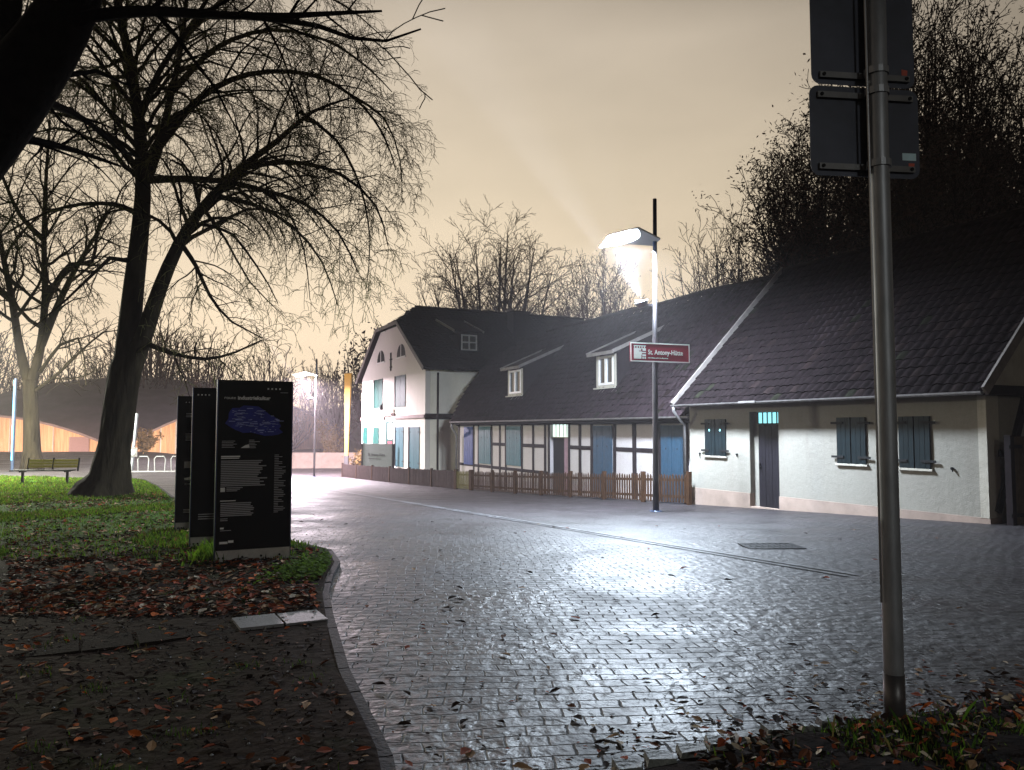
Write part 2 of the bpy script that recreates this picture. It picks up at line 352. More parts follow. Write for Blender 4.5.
# ------------------------------------------------------------------ ground
KERB = [(-.15, 1.2), (-.34, 2.5), (-.55, 3.4), (-1.02, 4.7), (-1.43, 6.06), (-1.72, 7.1), (-1.9, 8.05), (-2.02, 8.9), (-2.35, 9.9), (-3.2, 10.9), (-5.0, 13.6), (-8.4, 19.0), (-11.2, 24.2), (-13.8, 28.6)]
def kerb_x(y):
    if y <= KERB[0][1]: return KERB[0][0]
    for (x0, y0), (x1, y1) in zip(KERB, KERB[1:]):
        if y <= y1: return x0+(x1-x0)*(y-y0)/(y1-y0)
    return KERB[-1][0]
def loft(name, mats, ys, left, right, nx, dz, bump=0.0, power=1.0, kind='structure', skirt=0.0):
    mb = MB(); rows = len(ys)
    for y in ys:
        l, r = left(y), right(y)
        for i in range(nx+1):
            t = (i/nx)**power if power > 0 else 1-(1-i/nx)**(-power)
            x = l+(r-l)*t
            zz = ground(x, y)+dz
            if bump and 0 < i < nx: zz += bump*(math.sin(x*2.1+y*.7)+math.sin(x*.9-y*1.7+2)+.6*math.sin(x*4.3+y*3.1))/2.6
            mb.v.append((x, y, zz))
    w = nx+1
    for j in range(rows-1):
        for i in range(nx): mb.f.append((j*w+i, j*w+i+1, (j+1)*w+i+1, (j+1)*w+i)); mb.m.append(0)
    if skirt:
        o = len(mb.v)
        for j in range(rows):
            v = mb.v[j*w+nx]; mb.v.append((v[0]+.004, v[1], v[2]-skirt))
        for j in range(rows-1): mb.f.append((j*w+nx, o+j, o+j+1, (j+1)*w+nx)); mb.m.append(0)
    ob = mb.build(name, mats, smooth=True); ob['kind'] = kind
    return ob
def span(a, b, n, p=1.0): return [a+(b-a)*(i/n)**p for i in range(n+1)]

# base terrain out to the horizon
mb = MB(); xs = [-420, -250, -150, -100, -70]+[-55+4*i for i in range(32)]+[80, 110, 160, 260, 420]
ysb = [-60, -30, -12]+[-4+3*i for i in range(40)]+[125, 150, 190, 260, 380, 520]
def terrain(x, y):
    z = ground(x, y)-.30
    a, b = AB(x, y)
    if b > 30: z += 7.0*sm((b-30)/45)            # the wooded slope behind the houses
    if y > 95: z += 6.0*sm((y-95)/120)
    return z
for y in ysb:
    for x in xs: mb.v.append((x, y, terrain(x, y)))
w = len(xs)
for j in range(len(ysb)-1):
    for i in range(w-1): mb.f.append((j*w+i, j*w+i+1, (j+1)*w+i+1, (j+1)*w+i)); mb.m.append(0)
tag(mb.build('ground', M['hill'], smooth=True), kind='structure')
ys_road = span(-3, 20, 60)+span(20.6, 74, 70)
loft('road', M['paver'], ys_road, lambda y: -50, lambda y: 30, 110, 0.0)
lawn_ys = span(.6, 12, 60)+span(12.3, 33.5, 60)
def lawn_right(y):
    x = kerb_x(y)-.028
    if y > 28.6: x = -13.85-(y-28.6)*2.3
    return x
loft('lawn', M['lawn'], lawn_ys, lambda y: -48, lawn_right, 70, .045, bump=.025, power=-2.2, skirt=.12)
# kerb: a real step along the lawn edge
mb = MB()
pts = []
for i in range(len(KERB)-1):
    (x0, y0), (x1, y1) = KERB[i], KERB[i+1]
    n = max(1, int(math.hypot(x1-x0, y1-y0)/.35))
    for k in range(n): pts.append((x0+(x1-x0)*k/n, y0+(y1-y0)*k/n))
pts.append(KERB[-1])
for i in range(len(pts)-1):
    p = Vector((*pts[i], ground(*pts[i]))); q = Vector((*pts[i+1], ground(*pts[i+1])))
    d = (q-p).normalized(); g = .006
    mb.bar(p+d*g+Vector((0, 0, .0)), q-d*g, .065, .10+R.uniform(-.006, .006))
tag(mb.build('kerb', M['kerb']), kind='structure')
# verge bed at the lower right
VE = [(-.2, 2.9), (.43, 3.30), (1.0, 3.62), (1.35, 3.78), (2.0, 4.0), (2.9, 4.4), (4.2, 4.75), (6, 5.0)]
def verge_y(x):
    for (x0, y0), (x1, y1) in zip(VE, VE[1:]):
        if x <= x1: return y0+(y1-y0)*(x-x0)/(x1-x0)
    return VE[-1][1]
mb = MB(); nx, ny = 60, 18
for i in range(nx+1):
    x = -.2+6.2*i/nx
    for j in range(ny+1):
        y = verge_y(x)+(1.2-verge_y(x))*j/ny
        h = .0 if j == 0 else .03+.02*math.sin(x*7+y*3)+.018*math.sin(x*3.3-y*9)+R.uniform(-.008, .008)
        mb.v.append((x, y, ground(x, y)+max(h, -.02 if j == 0 else .006)))
for i in range(nx):
    for j in range(ny): mb.f.append((i*(ny+1)+j, i*(ny+1)+j+1, (i+1)*(ny+1)+j+1, (i+1)*(ny+1)+j)); mb.m.append(0)
ob = tag(mb.build('verge_ground', M['soil'], smooth=True), kind='structure'); fix_normals(ob)

# drainage channel: two strips of pale stone along the street
mb = MB()
def strip(a0, a1, b, wd, n):
    for i in range(n):
        aa, ab_ = a0+(a1-a0)*i/n, a0+(a1-a0)*(i+1)/n
        vs = []
        for (a, bb) in ((aa, b), (aa, b+wd), (ab_, b+wd), (ab_, b)):
            p = W(a, bb); vs.append((p.x, p.y, ground(p.x, p.y)+.014))
        mb.add(vs, [(0, 1, 2, 3)])
strip(6.0, 34, 7.0, .075, 60); strip(6.0, 34, 7.17, .075, 60)
tag(mb.build('road_channel', M['channel']), kind='structure')
# pale slabs: a strip of paving in front of the houses
mb = MB()
for (a0, a1, b0, b1) in ((12.2, 14.6, 11.0, 11.42),):
    strip(a0, a1, b0, b1-b0, 8)
# slab path across the soil
sl = []
mbd, mbl = MB(), MB()
p0 = Vector((-1.50, 6.12)); dr = Vector((-.87, -.49)).normalized(); pr_ = Vector((-dr.y, dr.x))
for k in range(11):
    for r in range(1):
        c = p0+dr*(.16+.335*k)
        hw, hh = .157, .19
        vs = []
        for (i, j) in ((-1, -1), (1, -1), (1, 1), (-1, 1)):
            q = c+dr*i*hw+pr_*j*hh+Vector((R.uniform(-.01, .01), R.uniform(-.01, .01))); vs.append((q.x, q.y, ground(q.x, q.y)+(.062 if k < 2 else .046)+.004*(k % 2)))
        lo = [(v[0], v[1], v[2]-.08) for v in vs]
        (mbl if k < 2 else mbd).add(vs+lo, [(0, 1, 2, 3), (4, 5, 1, 0), (5, 6, 2, 1), (6, 7, 3, 2), (7, 4, 0, 3)])
ob = tag(mbd.build('path', M['slab']), kind='structure'); fix_normals(ob)
ob = tag(mbl.build('path_end', M['slab_light']), kind='structure'); fix_normals(ob)

# drain grate in the paving
dp = W(8.55, 8.46); dz = ground(dp.x, dp.y)
gr = root('drain_grate', (dp.x, dp.y, dz+.012), 'dark rectangular iron drain grate set in the wet paving', 'drain grate', rot=.05)
g1 = MB(); s_ = .005
g1.box(-.42, .42, -.26, -.22, 0, .012); g1.box(-.42, .42, .22, .26, 0, .012); g1.box(-.42, -.38, -.22, .22, 0, .012); g1.box(.38, .42, -.22, .22, 0, .012)
g1.build('grate_frame', M['iron'], gr)
g2 = MB()
for i in range(9): x = -.36+i*.09; g2.box(x-.022, x+.022, -.22, .22, .001, .009)
g2.box(-.38, .38, -.015, .015, .0015, .0100)
g2.build('grate_bars', M['iron'], gr)
g3 = MB(); g3.add([(-.38, -.22, .004), (.38, -.22, .004), (.38, .22, .004), (-.38, .22, .004)], [(0, 1, 2, 3)]); g3.build('shaft', M['door_black'], gr)

# ------------------------------------------------------------------ roofs
def tile_roof(name, mat_, parent, a0, a1, b0, z0, b1, z1, tw=.22, th=.32, amp=.018, lim=None, axis='a', jit=.004):
    """pantile slope as real relief: courses step, columns wave. axis 'a': eave runs along a; 'b': eave runs along b."""
    mb = MB(); n = max(1, int(round((a1-a0)/tw))); sl = math.hypot(b1-b0, z1-z0); m = max(1, int(round(sl/th)))
    ex = Vector((b1-b0, 0, z1-z0)).normalized(); nrm = Vector((-ex.z, 0, ex.x))
    if nrm.z < 0: nrm = -nrm
    prof = [(0, 0), (.25, .75), (.5, 1), (.72, .55), (.86, 0)]
    rr = random.Random(name+str(a0))
    for r in range(m):
        for c in range(n):
            j = rr.uniform(-jit, jit)*2; jj = rr.uniform(-jit, jit)
            if lim is not None and not lim(a0+(c+.5)*(a1-a0)/n, z0+(z1-z0)*(r+.5)/m): continue
            o = len(mb.v); mi_ = 0 if rr.random() < .90 else rr.choice((1, 1, 1, 2))
            for e, (t, lift) in enumerate(((r/m-.012, .034+jj), ((r+1)/m, .004))):
                for (px, pz) in prof+[(1.0, 0)]:
                    q = Vector((b0+(b1-b0)*t, a0+(c+px)*(a1-a0)/n, z0+(z1-z0)*t))+nrm*(pz*amp+lift+j)
                    mb.v.append(tuple(q))
            k = len(prof)+1
            for i in range(k-1): mb.f.append((o+i, o+i+1, o+k+i+1, o+k+i)); mb.m.append(mi_)
            # front lip of the tile
            o2 = len(mb.v)
            for i in range(k): v = Vector(mb.v[o+i])-nrm*.028; mb.v.append(tuple(v))
            for i in range(k-1): mb.f.append((o2+i, o2+i+1, o+i+1, o+i)); mb.m.append(mi_)
    if axis == 'b':
        pass
    return mb
def swap_ab(mb, fn):
    mb.v = [fn(v) for v in mb.v]; return mb

def board(mb, p, q, w, h, up=(0, 0, 1), mi=0): mb.bar(p, q, w, h, up, mi)

def shutter(parent, name, a0, a1, z0, z1, b, mats, leaves=2, hinge=True, hearts=False, mh=None):
    """a pair of ledged board shutters standing 4 cm proud of plane b"""
    w = (a1-a0)/leaves
    for i in range(leaves):
        s0, s1 = a0+w*i+.012, a0+w*(i+1)-.012
        mb = MB(); nb = max(2, int(round((s1-s0)/.13)))
        for k in range(nb):
            k0 = s0+(s1-s0)*k/nb; k1 = s0+(s1-s0)*(k+1)/nb-.008
            mb.box(b-.04-.003*(k % 2), b-.006, k0, k1, z0, z1)
        o = mb.build(name, mats, parent)
        if hinge:
            for zz in (z0+(z1-z0)*.14, z1-(z1-z0)*.12):
                hb = MB()
                if i == 0: hb.box(b-.062, b-.043, s0-.14, s0+.20, zz-.025, zz+.025)
                else: hb.box(b-.062, b-.043, s1-.20, s1+.14, zz-.025, zz+.025)
                hb.build('hinge', M['iron'], o)
        if hearts:
            hb = MB(); c = (s0+s1)/2; zc = z1-(z1-z0)*.30
            hb.add([(b-.0475, c+.03*math.cos(t*math.pi/4), zc+.035*math.sin(t*math.pi/4)) for t in range(8)], [tuple(range(8))])
            hb.build('peephole', mh or M['transom'], o)

def gutter(parent, b, a0, a1, z, r=.065):
    mb = MB(); n = 7; vs = []
    for a in (a0, a1):
        for i in range(n):
            t = math.pi+math.pi*i/(n-1); vs.append((b+r*math.cos(t), a, z+r*math.sin(t)))
        for i in range(n):
            t = 2*math.pi-math.pi*i/(n-1); vs.append((b+(r-.008)*math.cos(t), a, z+(r-.008)*math.sin(t)))
    k = 2*n; fs = [(i, (i+1) % k, k+(i+1) % k, k+i) for i in range(k)]
    mb.add(vs, fs); return mb.build('gutter', M['zinc'], parent, smooth=False)

# ------------------------------------------------------------------ the low house on the right
RA0, RA1, RB = 9.28, 18.22, 14.85
g0 = -.62
rh = row_root('white_cottage', RA0, RB, g0, 'low white plastered cottage with tall dark roof, black plank door and three shuttered windows', 'house')
ridge_b, ridge_z = 19.0, 6.62
ez = 2.16
# walls round a recessed door opening
DA0, DA1 = 14.68, 15.72
mb = MB()
mb.box(RB, RB+.35, RA0, DA0, -.31, ez+.02); mb.box(RB, RB+.35, DA1, RA1, -.31, ez+.02); mb.box(RB, RB+.35, DA0, DA1, 1.88, ez+.02)
mb.box(RB+.36, 23.1, RA1-.3, RA1, -1.6, ez+.0)
mb.prism([(RB+.36, -1.6), (23.1, -1.6), (23.1, ez), (RB+.36, ez)], RA0+.02, RA0+.32, 1)
mb.build('wall', M['plaster'], rh)
mb = MB(); mb.box(22.9, 23.2, RA0, RA1, -1.6, ez-.01); mb.build('rear_wall', M['plaster'], rh)
# base band
mb = MB()
for (p, q) in ((RA0-.02, DA0), (DA1, RA1)): mb.box(RB-.025, RB+.34, p, q, -1.6, -.312)
mb.build('plinth', M['plinth'], rh)
mb = MB(); mb.box(RB-.02, RB+.34, DA0+.003, DA1-.003, -1.6, -.655); mb.build('doorstep', M['plinth'], rh)
# gable (near end) with timbers
mb = MB(); mb.prism([(RB+.05, ez+.02), (23.1, ez+.02), (ridge_b, ridge_z-.18)], RA0+.05, RA0+.25, 1); o = mb.build('gable_wall', M['plaster_old'], rh); fix_normals(o)
mb = MB(); mb.prism([(RB+.05, ez+.02), (23.1, ez+.02), (ridge_b, ridge_z-.18)], RA1-.25, RA1-.05, 1); o = mb.build('gable_wall', M['plaster_old'], rh); fix_normals(o)
mb = MB()
y_ = RA0-.01
mb.bar((RB-.2, y_, ez+.02), (23.1, y_, ez+.02), .2, .2)
mb.bar((RB+1.7, y_, 3.85), (21.3, y_, 3.85), .16, .16); mb.bar((RB+2.9, y_, 5.15), (20.2, y_, 5.15), .16, .16)
for bb in (RB+1.35, RB+2.7, RB+4.1, RB+5.5, RB+6.9): mb.bar((bb, y_+.004, -1), (bb, y_+.004, ez-.08), .17, .15, (0, 1, 0))
mb.bar((RB+.2, y_+.006, -.2), (RB+1.25, y_+.006, ez-.1), .15, .13, (0, 1, 0))
mb.bar((RB+.3, y_+.008, .95), (22.9, y_+.008, .95), .15, .15)
mb.build('timber_frame', M['timber'], rh)
# roof
mb = tile_roof('slope', None, rh, RA0-.22, RA1+.16, RB-.42, ez-.02, ridge_b, ridge_z, tw=.23, th=.30, amp=.030)
mb.v = [(v[0], v[1], v[2]-.035*math.sin(max(0, min(1, (v[0]-14.5)/4.5))*math.pi)*(1+.9*math.sin(v[1]*.9+1))) for v in mb.v]
mb.build('roof_slope', [M['tile_black'], M['tile_odd'], M['tile_moss']], rh)
mb = MB(); mb.add([(RB-.40, RA0-.2, ez-.04), (RB-.40, RA1+.14, ez-.04), (ridge_b, RA1+.14, ridge_z-.03), (ridge_b, RA0-.2, ridge_z-.03), (23.5, RA0-.2, ez-.04), (23.5, RA1+.14, ez-.04)], [(0, 1, 2, 3), (3, 2, 5, 4)])
mb.build('roof_decking', M['timber'], rh)
mb = MB(); mb.tube([(ridge_b, RA0-.22+i*.41, ridge_z+.02+.012*(i % 2)) for i in range(24)], .10, 8); mb.build('ridge_cap', M['tile_black'], rh)
mb = MB(); mb.bar((RB-.46, RA1+.21, ez-.02), (ridge_b, RA1+.21, ridge_z+.08), .05, .20); mb.build('verge_board', M['beam_grey'], rh)
mb = MB(); mb.bar((RB-.46, RA0-.27, ez-.02), (ridge_b, RA0-.27, ridge_z+.08), .05, .20); mb.bar((23.6, RA0-.27, ez-.02), (ridge_b, RA0-.27, ridge_z+.08), .05, .20); mb.build('verge_board', M['beam_grey'], rh)
gutter(rh, RB-.50, RA0-.25, RA1+.2, ez-.02)
mb = MB(); mb.tube([(RB-.5, RA1+.12, ez-.08), (RB-.5, RA1+.12, ez-.2), (RB-.30, RA1+.12, ez-.45), (RB-.10, RA1+.12, ez-.62), (RB-.10, RA1+.12, -.9)], .045, 8); mb.build('downpipe', M['zinc'], rh, smooth=True)
mb = MB(); mb.box(RB-.03, RB+.36, RA0-.012, RA0+.16, -.31, ez-.02); mb.build('corner_pier', M['plaster_old'], rh)
# door leaf, transom
mb = MB()
for k in range(7):
    k0 = DA0+.02+(DA1-DA0-.20)*k/7; mb.box(RB+.14-.004*(k % 2), RB+.19, k0, k0+(DA1-DA0-.20)/7-.008, -.65, 1.53)
dr_ = mb.build('door', M['door_black'], rh)
mb = MB(); mb.bar((RB+.10, DA1-.24, .42), (RB+.10, DA1-.30, .42), .03, .03); mb.box(RB+.09, RB+.137, DA1-.26, DA1-.23, .36, .50); mb.build('handle', M['iron'], dr_)
mb = MB(); mb.box(RB+.15, RB+.34, DA1-.17, DA1-.002, -.65, 1.87); mb.build('door_reveal', M['plaster'], rh)
mb = MB(); mb.box(RB+.15, RB+.17, DA0+.02, DA1-.18, 1.56, 1.86); tr = mb.build('transom_window', M['transom'], rh)
mb = MB()
for k in range(6): a = DA0+.02+(DA1-DA0-.2)*k/5; mb.box(RB+.128, RB+.148, a-.013, a+.013, 1.56, 1.86)
mb.box(RB+.125, RB+.146, DA0+.005, DA1-.18, 1.54, 1.575); mb.build('bar', M['shutter_dark'], tr)
# shuttered windows
for (a0, a1, z0, z1) in ((16.62, 17.52, .66, 1.70), (12.02, 12.84, .62, 1.69), (10.45, 11.2, .59, 1.69)):
    shutter(rh, 'window_shutter', a0, a1, z0, z1, RB, M['shutter_dark'], hearts=(a0 > 16))
    mb = MB(); mb.box(RB-.055, RB-.002, a0-.03, a1+.03, z0-.05, z0-.006); mb.build('window_sill', M['plaster_old'], rh)
for (a, z) in ((17.75, .70), (16.2, .72), (10.0, .62)):
    mb = MB(); mb.tube([(RB-.045, a, z), (RB-.004, a, z)], .028, 8); mb.bar((RB-.045, a, z+.01), (RB-.045, a-.03, z-.07), .016, .016); mb.build('wall_hook', M['iron'], rh)
# flood of small clutter: lamp over the gutter
mb = MB(); mb.bar((RB-.56, 14.9, ez-.03), (RB-.56, 15.5, ez-.03), .06, .05); mb.build('eave_light', M['zinc'], rh)

# wooden gate beside the cottage
gt = row_root('yard_gate', 8.0, 15.2, -.5, 'tall brown wooden board gate beside the near gable of the white cottage', 'gate')
mb = MB()
for k in range(16):
    a = RA0-.16-k*.0; bb = RB+.10+k*.155
    mb.box(bb, bb+.138, RA0-.42, RA0-.392+.004*(k % 2), -.62, 1.28+.01*R.uniform(-1, 1))
mb.build('gate_leaf', M['gate_wood'], gt)
mb = MB(); mb.box(RB-.04, RB+.08, RA0-.46, RA0-.34, -.66, 1.30); mb.build('gate_post', M['timber'], gt)
mb = MB(); mb.box(RB+.1, RB+2.55, RA0-.388, RA0-.345, .75, .87); mb.box(RB+.1, RB+2.55, RA0-.388, RA0-.345, -.2, -.08); mb.build('gate_rail', M['timber'], gt)
for z_ in (1.05, -.25): mb = MB(); mb.box(RB-.06, RB+.35, RA0-.445, RA0-.425, z_, z_+.07); mb.build('hinge', M['iron'], gt)

# ------------------------------------------------------------------ half-timbered house in the middle
MA0, MA1, MBW = 18.24, 38.1, 15.42
mg = -1.2; me_b, me_z, mr_z = 15.0, 1.84, 6.50
slope = (mr_z-me_z)/(19.0-me_b)
mh = row_root('half_timbered_house', MA0, MBW, mg, 'long half-timbered white house with blue shutters and two dormers in its sagging dark roof', 'house')
VX0, VX1 = 26.45, 27.95       # doorway
mb = MB(); mb.box(MBW, MBW+.3, MA0, VX0, -2.4, 1.80); mb.box(MBW, MBW+.3, VX1, MA1, -2.4, 1.80); mb.box(MBW, MBW+.3, VX0, VX1, 1.62, 1.80)
mb.box(MBW+.31, 22.6, MA1-.3, MA1, -2.4, 1.79)
mb.build('wall', M['facade_mid'], mh)
mb = MB(); mb.prism([(MBW-.1, 1.80), (22.7, 1.80), (19, 6.3)], MA1-.28, MA1-.02, 1); o = mb.build('gable_wall', M['timber'], mh); fix_normals(o)
mb = MB()
pb = MBW-.014
zb = 1.60
def post(a, w=.15, z0=-2.2, z1=zb): mb.bar((pb+.002, a+R.uniform(-.035, .035), z0), (pb+.002, a+R.uniform(-.035, .035), z1), w+R.uniform(-.02, .02), .026, (1, 0, 0))
for a in (38.02, 36.0, 35.42, 33.78, 32.86, 32.2, 30.5, 29.45, 28.35, 28.03, 26.37, 25.5, 24.65, 23.1, 21.85, 20.48, 19.08, 18.32): post(a, .16 if a > 22 else .2)
mb.box(pb-.006, MBW-.002, MA0, MA1, zb+.002, 1.79)
for (a0, a1) in ((32.28, 33.7), (28.43, 30.42), (24.73, 26.29), (20.58, 23.0)):
    cut = [x for x in (38.02, 36.0, 35.42, 33.78, 32.86, 32.2, 30.5, 29.45, 28.35, 28.03, 26.37, 25.5, 24.65, 23.1, 21.85, 20.48) if a0 < x < a1]
    ed = [a0]+[c for x in sorted(cut) for c in (x-.1, x+.1)]+[a1]
    for i in range(0, len(ed), 2): mb.box(pb-.002, MBW-.0015, ed[i]+.003, ed[i+1]-.003, .62, .77)
mb.box(pb, MBW-.0012, VX1+.2, 37.9, -.5, -.36)
mb.build('timber_frame', M['timber'], mh)
sd = row_root  # noqa
for (a0, a1, z0, m_) in ((36.08, 37.3, -.42, 'shutter_deep'), (33.9, 35.3, -.30, 'shutter_pale'), (30.62, 32.1, -.25, 'shutter_pale'), (23.22, 24.52, -1.0, 'shutter_blue'), (19.2, 20.36, -1.0, 'shutter_blue')):
    shutter(mh, 'window_shutter', a0, a1, z0, 1.55, MBW-.004, M[m_], leaves=2 if m_ != 'shutter_deep' else 1, hinge=False, hearts=(m_ != 'shutter_deep'), mh=M['timber'])
# doorway with lit transom
mb = MB(); mb.box(MBW+.14, MBW+.16, VX0, VX1, 1.10, 1.61); tr = mb.build('transom_window', M['transom_white'], mh)
mb = MB()
for k in range(6): a = VX0+(VX1-VX0)*k/5; mb.box(MBW+.118, MBW+.138, a-.02, a+.02, 1.11, 1.61)
mb.box(MBW+.116, MBW+.137, VX0, VX1, 1.06, 1.10); mb.build('bar', M['plaster_old'], tr)
mb = MB(); mb.box(MBW+.16, MBW+.22, VX0+.52, VX1-.02, -1.5, 1.055); mb.build('door', M['door_black'], mh)
mb = MB(); mb.box(MBW+.12, MBW+.17, VX0+.02, VX0+.50, -1.5, 1.05); mb.build('door', M['door_rose'], mh)
# roof with swept end
LIM = [(1.7, 38.05), (2.46, 38.8), (3.27, 39.5), (3.98, 39.9), (4.76, 40.0), (5.33, 39.7), (5.89, 38.7), (6.29, 36.9), (6.6, 34.9)]
def alim(z):
    for (z0, a0), (z1, a1) in zip(LIM, LIM[1:]):
        if z <= z1: return a0+(a1-a0)*(z-z0)/(z1-z0)
    return LIM[-1][1]
RD = [(15.0, 18.1), (15.0, 40.2)]
mb = tile_roof('mid', None, mh, 18.32, 40.2, me_b, me_z, 19.0, mr_z, tw=.24, th=.31, amp=.040, lim=lambda a, z: a < alim(z), jit=.008)
# the old roof sags between its trusses
mb.v = [(v[0], v[1], v[2]-.05*math.sin(max(0, min(1, (v[0]-15)/4))*math.pi)*(1+.8*math.sin(v[1]*.75))) for v in mb.v]
mb.build('roof_slope', [M['tile'], M['tile_odd'], M['tile_moss']], mh)
mb = MB()
vs = []; zz = [1.8+.235*i for i in range(21)]
for z in zz: vs += [(me_b+(z-me_z)/slope, 18.3, z-.14), (me_b+(z-me_z)/slope, alim(z)-.06, z-.14)]
mb.add(vs, [(2*i, 2*i+1, 2*i+3, 2*i+2) for i in range(len(zz)-1)])
mb.add([(19, 18.3, mr_z-.1), (19, 35, mr_z-.1), (23.0, 38.5, 1.8), (23.0, 18.3, 1.8)], [(0, 1, 2, 3)])
mb.build('roof_decking', M['timber'], mh)
# rounded far end skirts down to the white house side
mb = MB(); vs = []
for z in zz: vs += [(me_b+(z-me_z)/slope, alim(z), z-.02), (me_b+(z-me_z)/slope+1.2, alim(z)-.6, z-.75)]
mb.add(vs, [(2*i, 2*i+1, 2*i+3, 2*i+2) for i in range(len(zz)-1)]); mb.build('roof_end', M['tile'], mh)
mb = MB(); mb.tube([(19.0, 18.3+i*.42, mr_z+.03+.012*(i % 2)-.03*math.sin(i*.5)) for i in range(40)], .11, 8); mb.build('ridge_cap', M['tile'], mh)
gutter(mh, me_b-.06, 18.35, 38.1, me_z-.03, .075)
mb = MB(); mb.tube([(me_b-.05, 37.9, me_z-.1), (me_b-.05, 37.95, me_z-.3), (me_b+.25, 38.0, me_z-.75), (me_b+.25, 38.0, -1.6)], .06, 8); mb.build('downpipe', M['zinc'], mh, smooth=True)
# shed dormers
def dormer(a0, a1, parent):
    fb, z0, z1 = 15.98, 2.93, 4.28
    mb = MB(); rb = 18.1; rz = 5.35
    # cheeks
    for a in (a0, a1): mb.prism([(fb, z0-.1), (fb, z1), (rb, rz), (rb-.1, rz-.4)], a-.04, a+.04, 1)
    d = mb.build('dormer', M['timber'], parent); fix_normals(d)
    mb = MB(); mb.bar((fb-.28, (a0+a1)/2, z1+.02), (rb+.25, (a0+a1)/2, rz+.09), (a1-a0)+.34, .07); mb.build('dormer_roof', M['tile'], d)
    mb = MB()
    for a in (a0-.19, a1+.19): mb.bar((fb-.32, a, z1+.03), (rb+.2, a, rz+.11), .045, .13)
    mb.bar((fb-.30, a0-.2, z1+.01), (fb-.30, a1+.2, z1+.01), .04, .13)
    mb.build('dormer_verge', M['beam_grey'], d)
    mb = MB(); mb.box(fb-.02, fb+.04, a0+.04, a1-.04, z0-.1, z0+.16); mb.box(fb-.02, fb+.04, a0+.04, a0+.22, z0+.162, z1-.03); mb.box(fb-.02, fb+.04, a1-.22, a1-.04, z0+.162, z1-.03); mb.build('dormer_front', M['plaster_old'], d)
    mb = MB(); mb.box(fb+.02, fb+.03, a0+.222, a1-.222, z0+.165, z1-.03); wn = mb.build('window_pane', M['glass'], d)
    mb = MB(); c = (a0+a1)/2
    mb.box(fb-.045, fb+.015, a0+.21, a0+.285, z0+.17, z1-.06); mb.box(fb-.045, fb+.015, a1-.285, a1-.21, z0+.17, z1-.06); mb.box(fb-.05, fb+.015, c-.06, c+.06, z0+.17, z1-.06)
    mb.box(fb-.042, fb+.014, a0+.29, c-.065, z0+.17, z0+.26); mb.box(fb-.042, fb+.014, c+.065, a1-.29, z0+.17, z0+.26)
    mb.box(fb-.042, fb+.014, a0+.29, c-.065, z1-.15, z1-.06); mb.box(fb-.042, fb+.014, c+.065, a1-.29, z1-.15, z1-.06)
    mb.build('window_frame', M['white_paint'], d)
    mb = MB(); mb.bar((fb-.06, a0-.02, z0+.05), (fb-.06, a1+.02, z0+.05), .14, .05); mb.build('window_sill', M['plaster_old'], d)
dormer(31.5, 33.15, mh); dormer(23.75, 25.2, mh)
mb = MB(); mb.box(15.2, 15.24, 0, 0, 0, 0)
# ------------------------------------------------------------------ white house at the end
WA0, WA1, WB = 41.74, 55.7, 14.8
WZ = -1.95
wh = row_root('white_house', WA0, WB, WZ, 'big white two-storey house with half-hipped gable, teal shutters and dark tiled roof', 'house')
rid_a, rid_z, we_z, we_a = 48.7, 9.62, 4.86, 41.2
ws = (rid_z-we_z)/(rid_a-we_a); hz = 8.18; ha = (rid_z-hz)/ws
def wroof(a): return rid_z-ws*abs(a-rid_a)
mb = MB(); mb.prism([(WA0, -2.6), (WA1, -2.6), (WA1, wroof(WA1)-.12), (rid_a+ha, hz-.1), (rid_a-ha, hz-.1), (WA0, wroof(WA0)-.12)], WB, WB+.3, 0); o = mb.build('front_wall', M['facade'], wh); fix_normals(o)
mb = MB(); mb.box(WB+.31, 29.5, WA0, WA0+.3, -2.6, wroof(WA0)-.14); mb.box(WB+.31, 29.5, WA1-.3, WA1, -2.6, wroof(WA1)-.14); mb.build('side_wall', M['side_lightened'], wh)
mb = MB(); mb.box(WB-.02, 29.5, WA0-.03, WA0-.002, 1.98, 2.32); mb.build('side_band', M['timber'], wh)
mb = MB(); mb.tube([(15.55, WA0-.09, we_z-.15), (15.55, WA0-.09, -2.2)], .065, 8); mb.build('downpipe', M['timber'], wh, smooth=True)
# string course, stepped up over the door
mb = MB(); mb.box(WB-.10, WB-.002, WA0-.05, 47.6, 2.06, 2.26); mb.box(WB-.10, WB-.002, 49.7, WA1+.05, 2.06, 2.26); mb.box(WB-.12, WB-.0025, 47.5, 49.8, 2.28, 2.46)
mb.build('string_course', M['stone_trim'], wh)
# roof: two slopes with the half hip in front
B0, B1 = WB-.32, 29.8
tl = []
def slope_tiles(sgn):
    mb = tile_roof('w%d' % sgn, None, None, B0, B1, 0, we_z, rid_a-we_a, rid_z, tw=.30, th=.36, amp=.022, lim=lambda b, z: z < hz+.05 or b > 14.6+(z-hz)/(rid_z-hz)*1.9, jit=.005)
    return swap_ab(mb, lambda v: (v[1], we_a+v[0], v[2]) if sgn < 0 else (v[1], 2*rid_a-we_a-v[0], v[2]))
slope_tiles(-1).build('roof_slope', [M['tile_black'], M['tile_odd'], M['tile_moss']], wh); slope_tiles(1).build('roof_slope', [M['tile_black'], M['tile_odd'], M['tile_moss']], wh)
mb = MB()
mb.add([(B0, we_a, we_z-.03), (B1, we_a, we_z-.03), (B1, rid_a, rid_z-.03), (16.5, rid_a, rid_z-.03), (B0, rid_a-ha, hz-.03), (B0, 2*rid_a-we_a, we_z-.03), (B1, 2*rid_a-we_a, we_z-.03), (B0, rid_a+ha, hz-.03)],
       [(0, 1, 2, 3, 4), (5, 7, 3, 2, 6), (4, 3, 7)]); mb.build('roof_decking', M['timber'], wh)
mb = MB(); n_ = 12
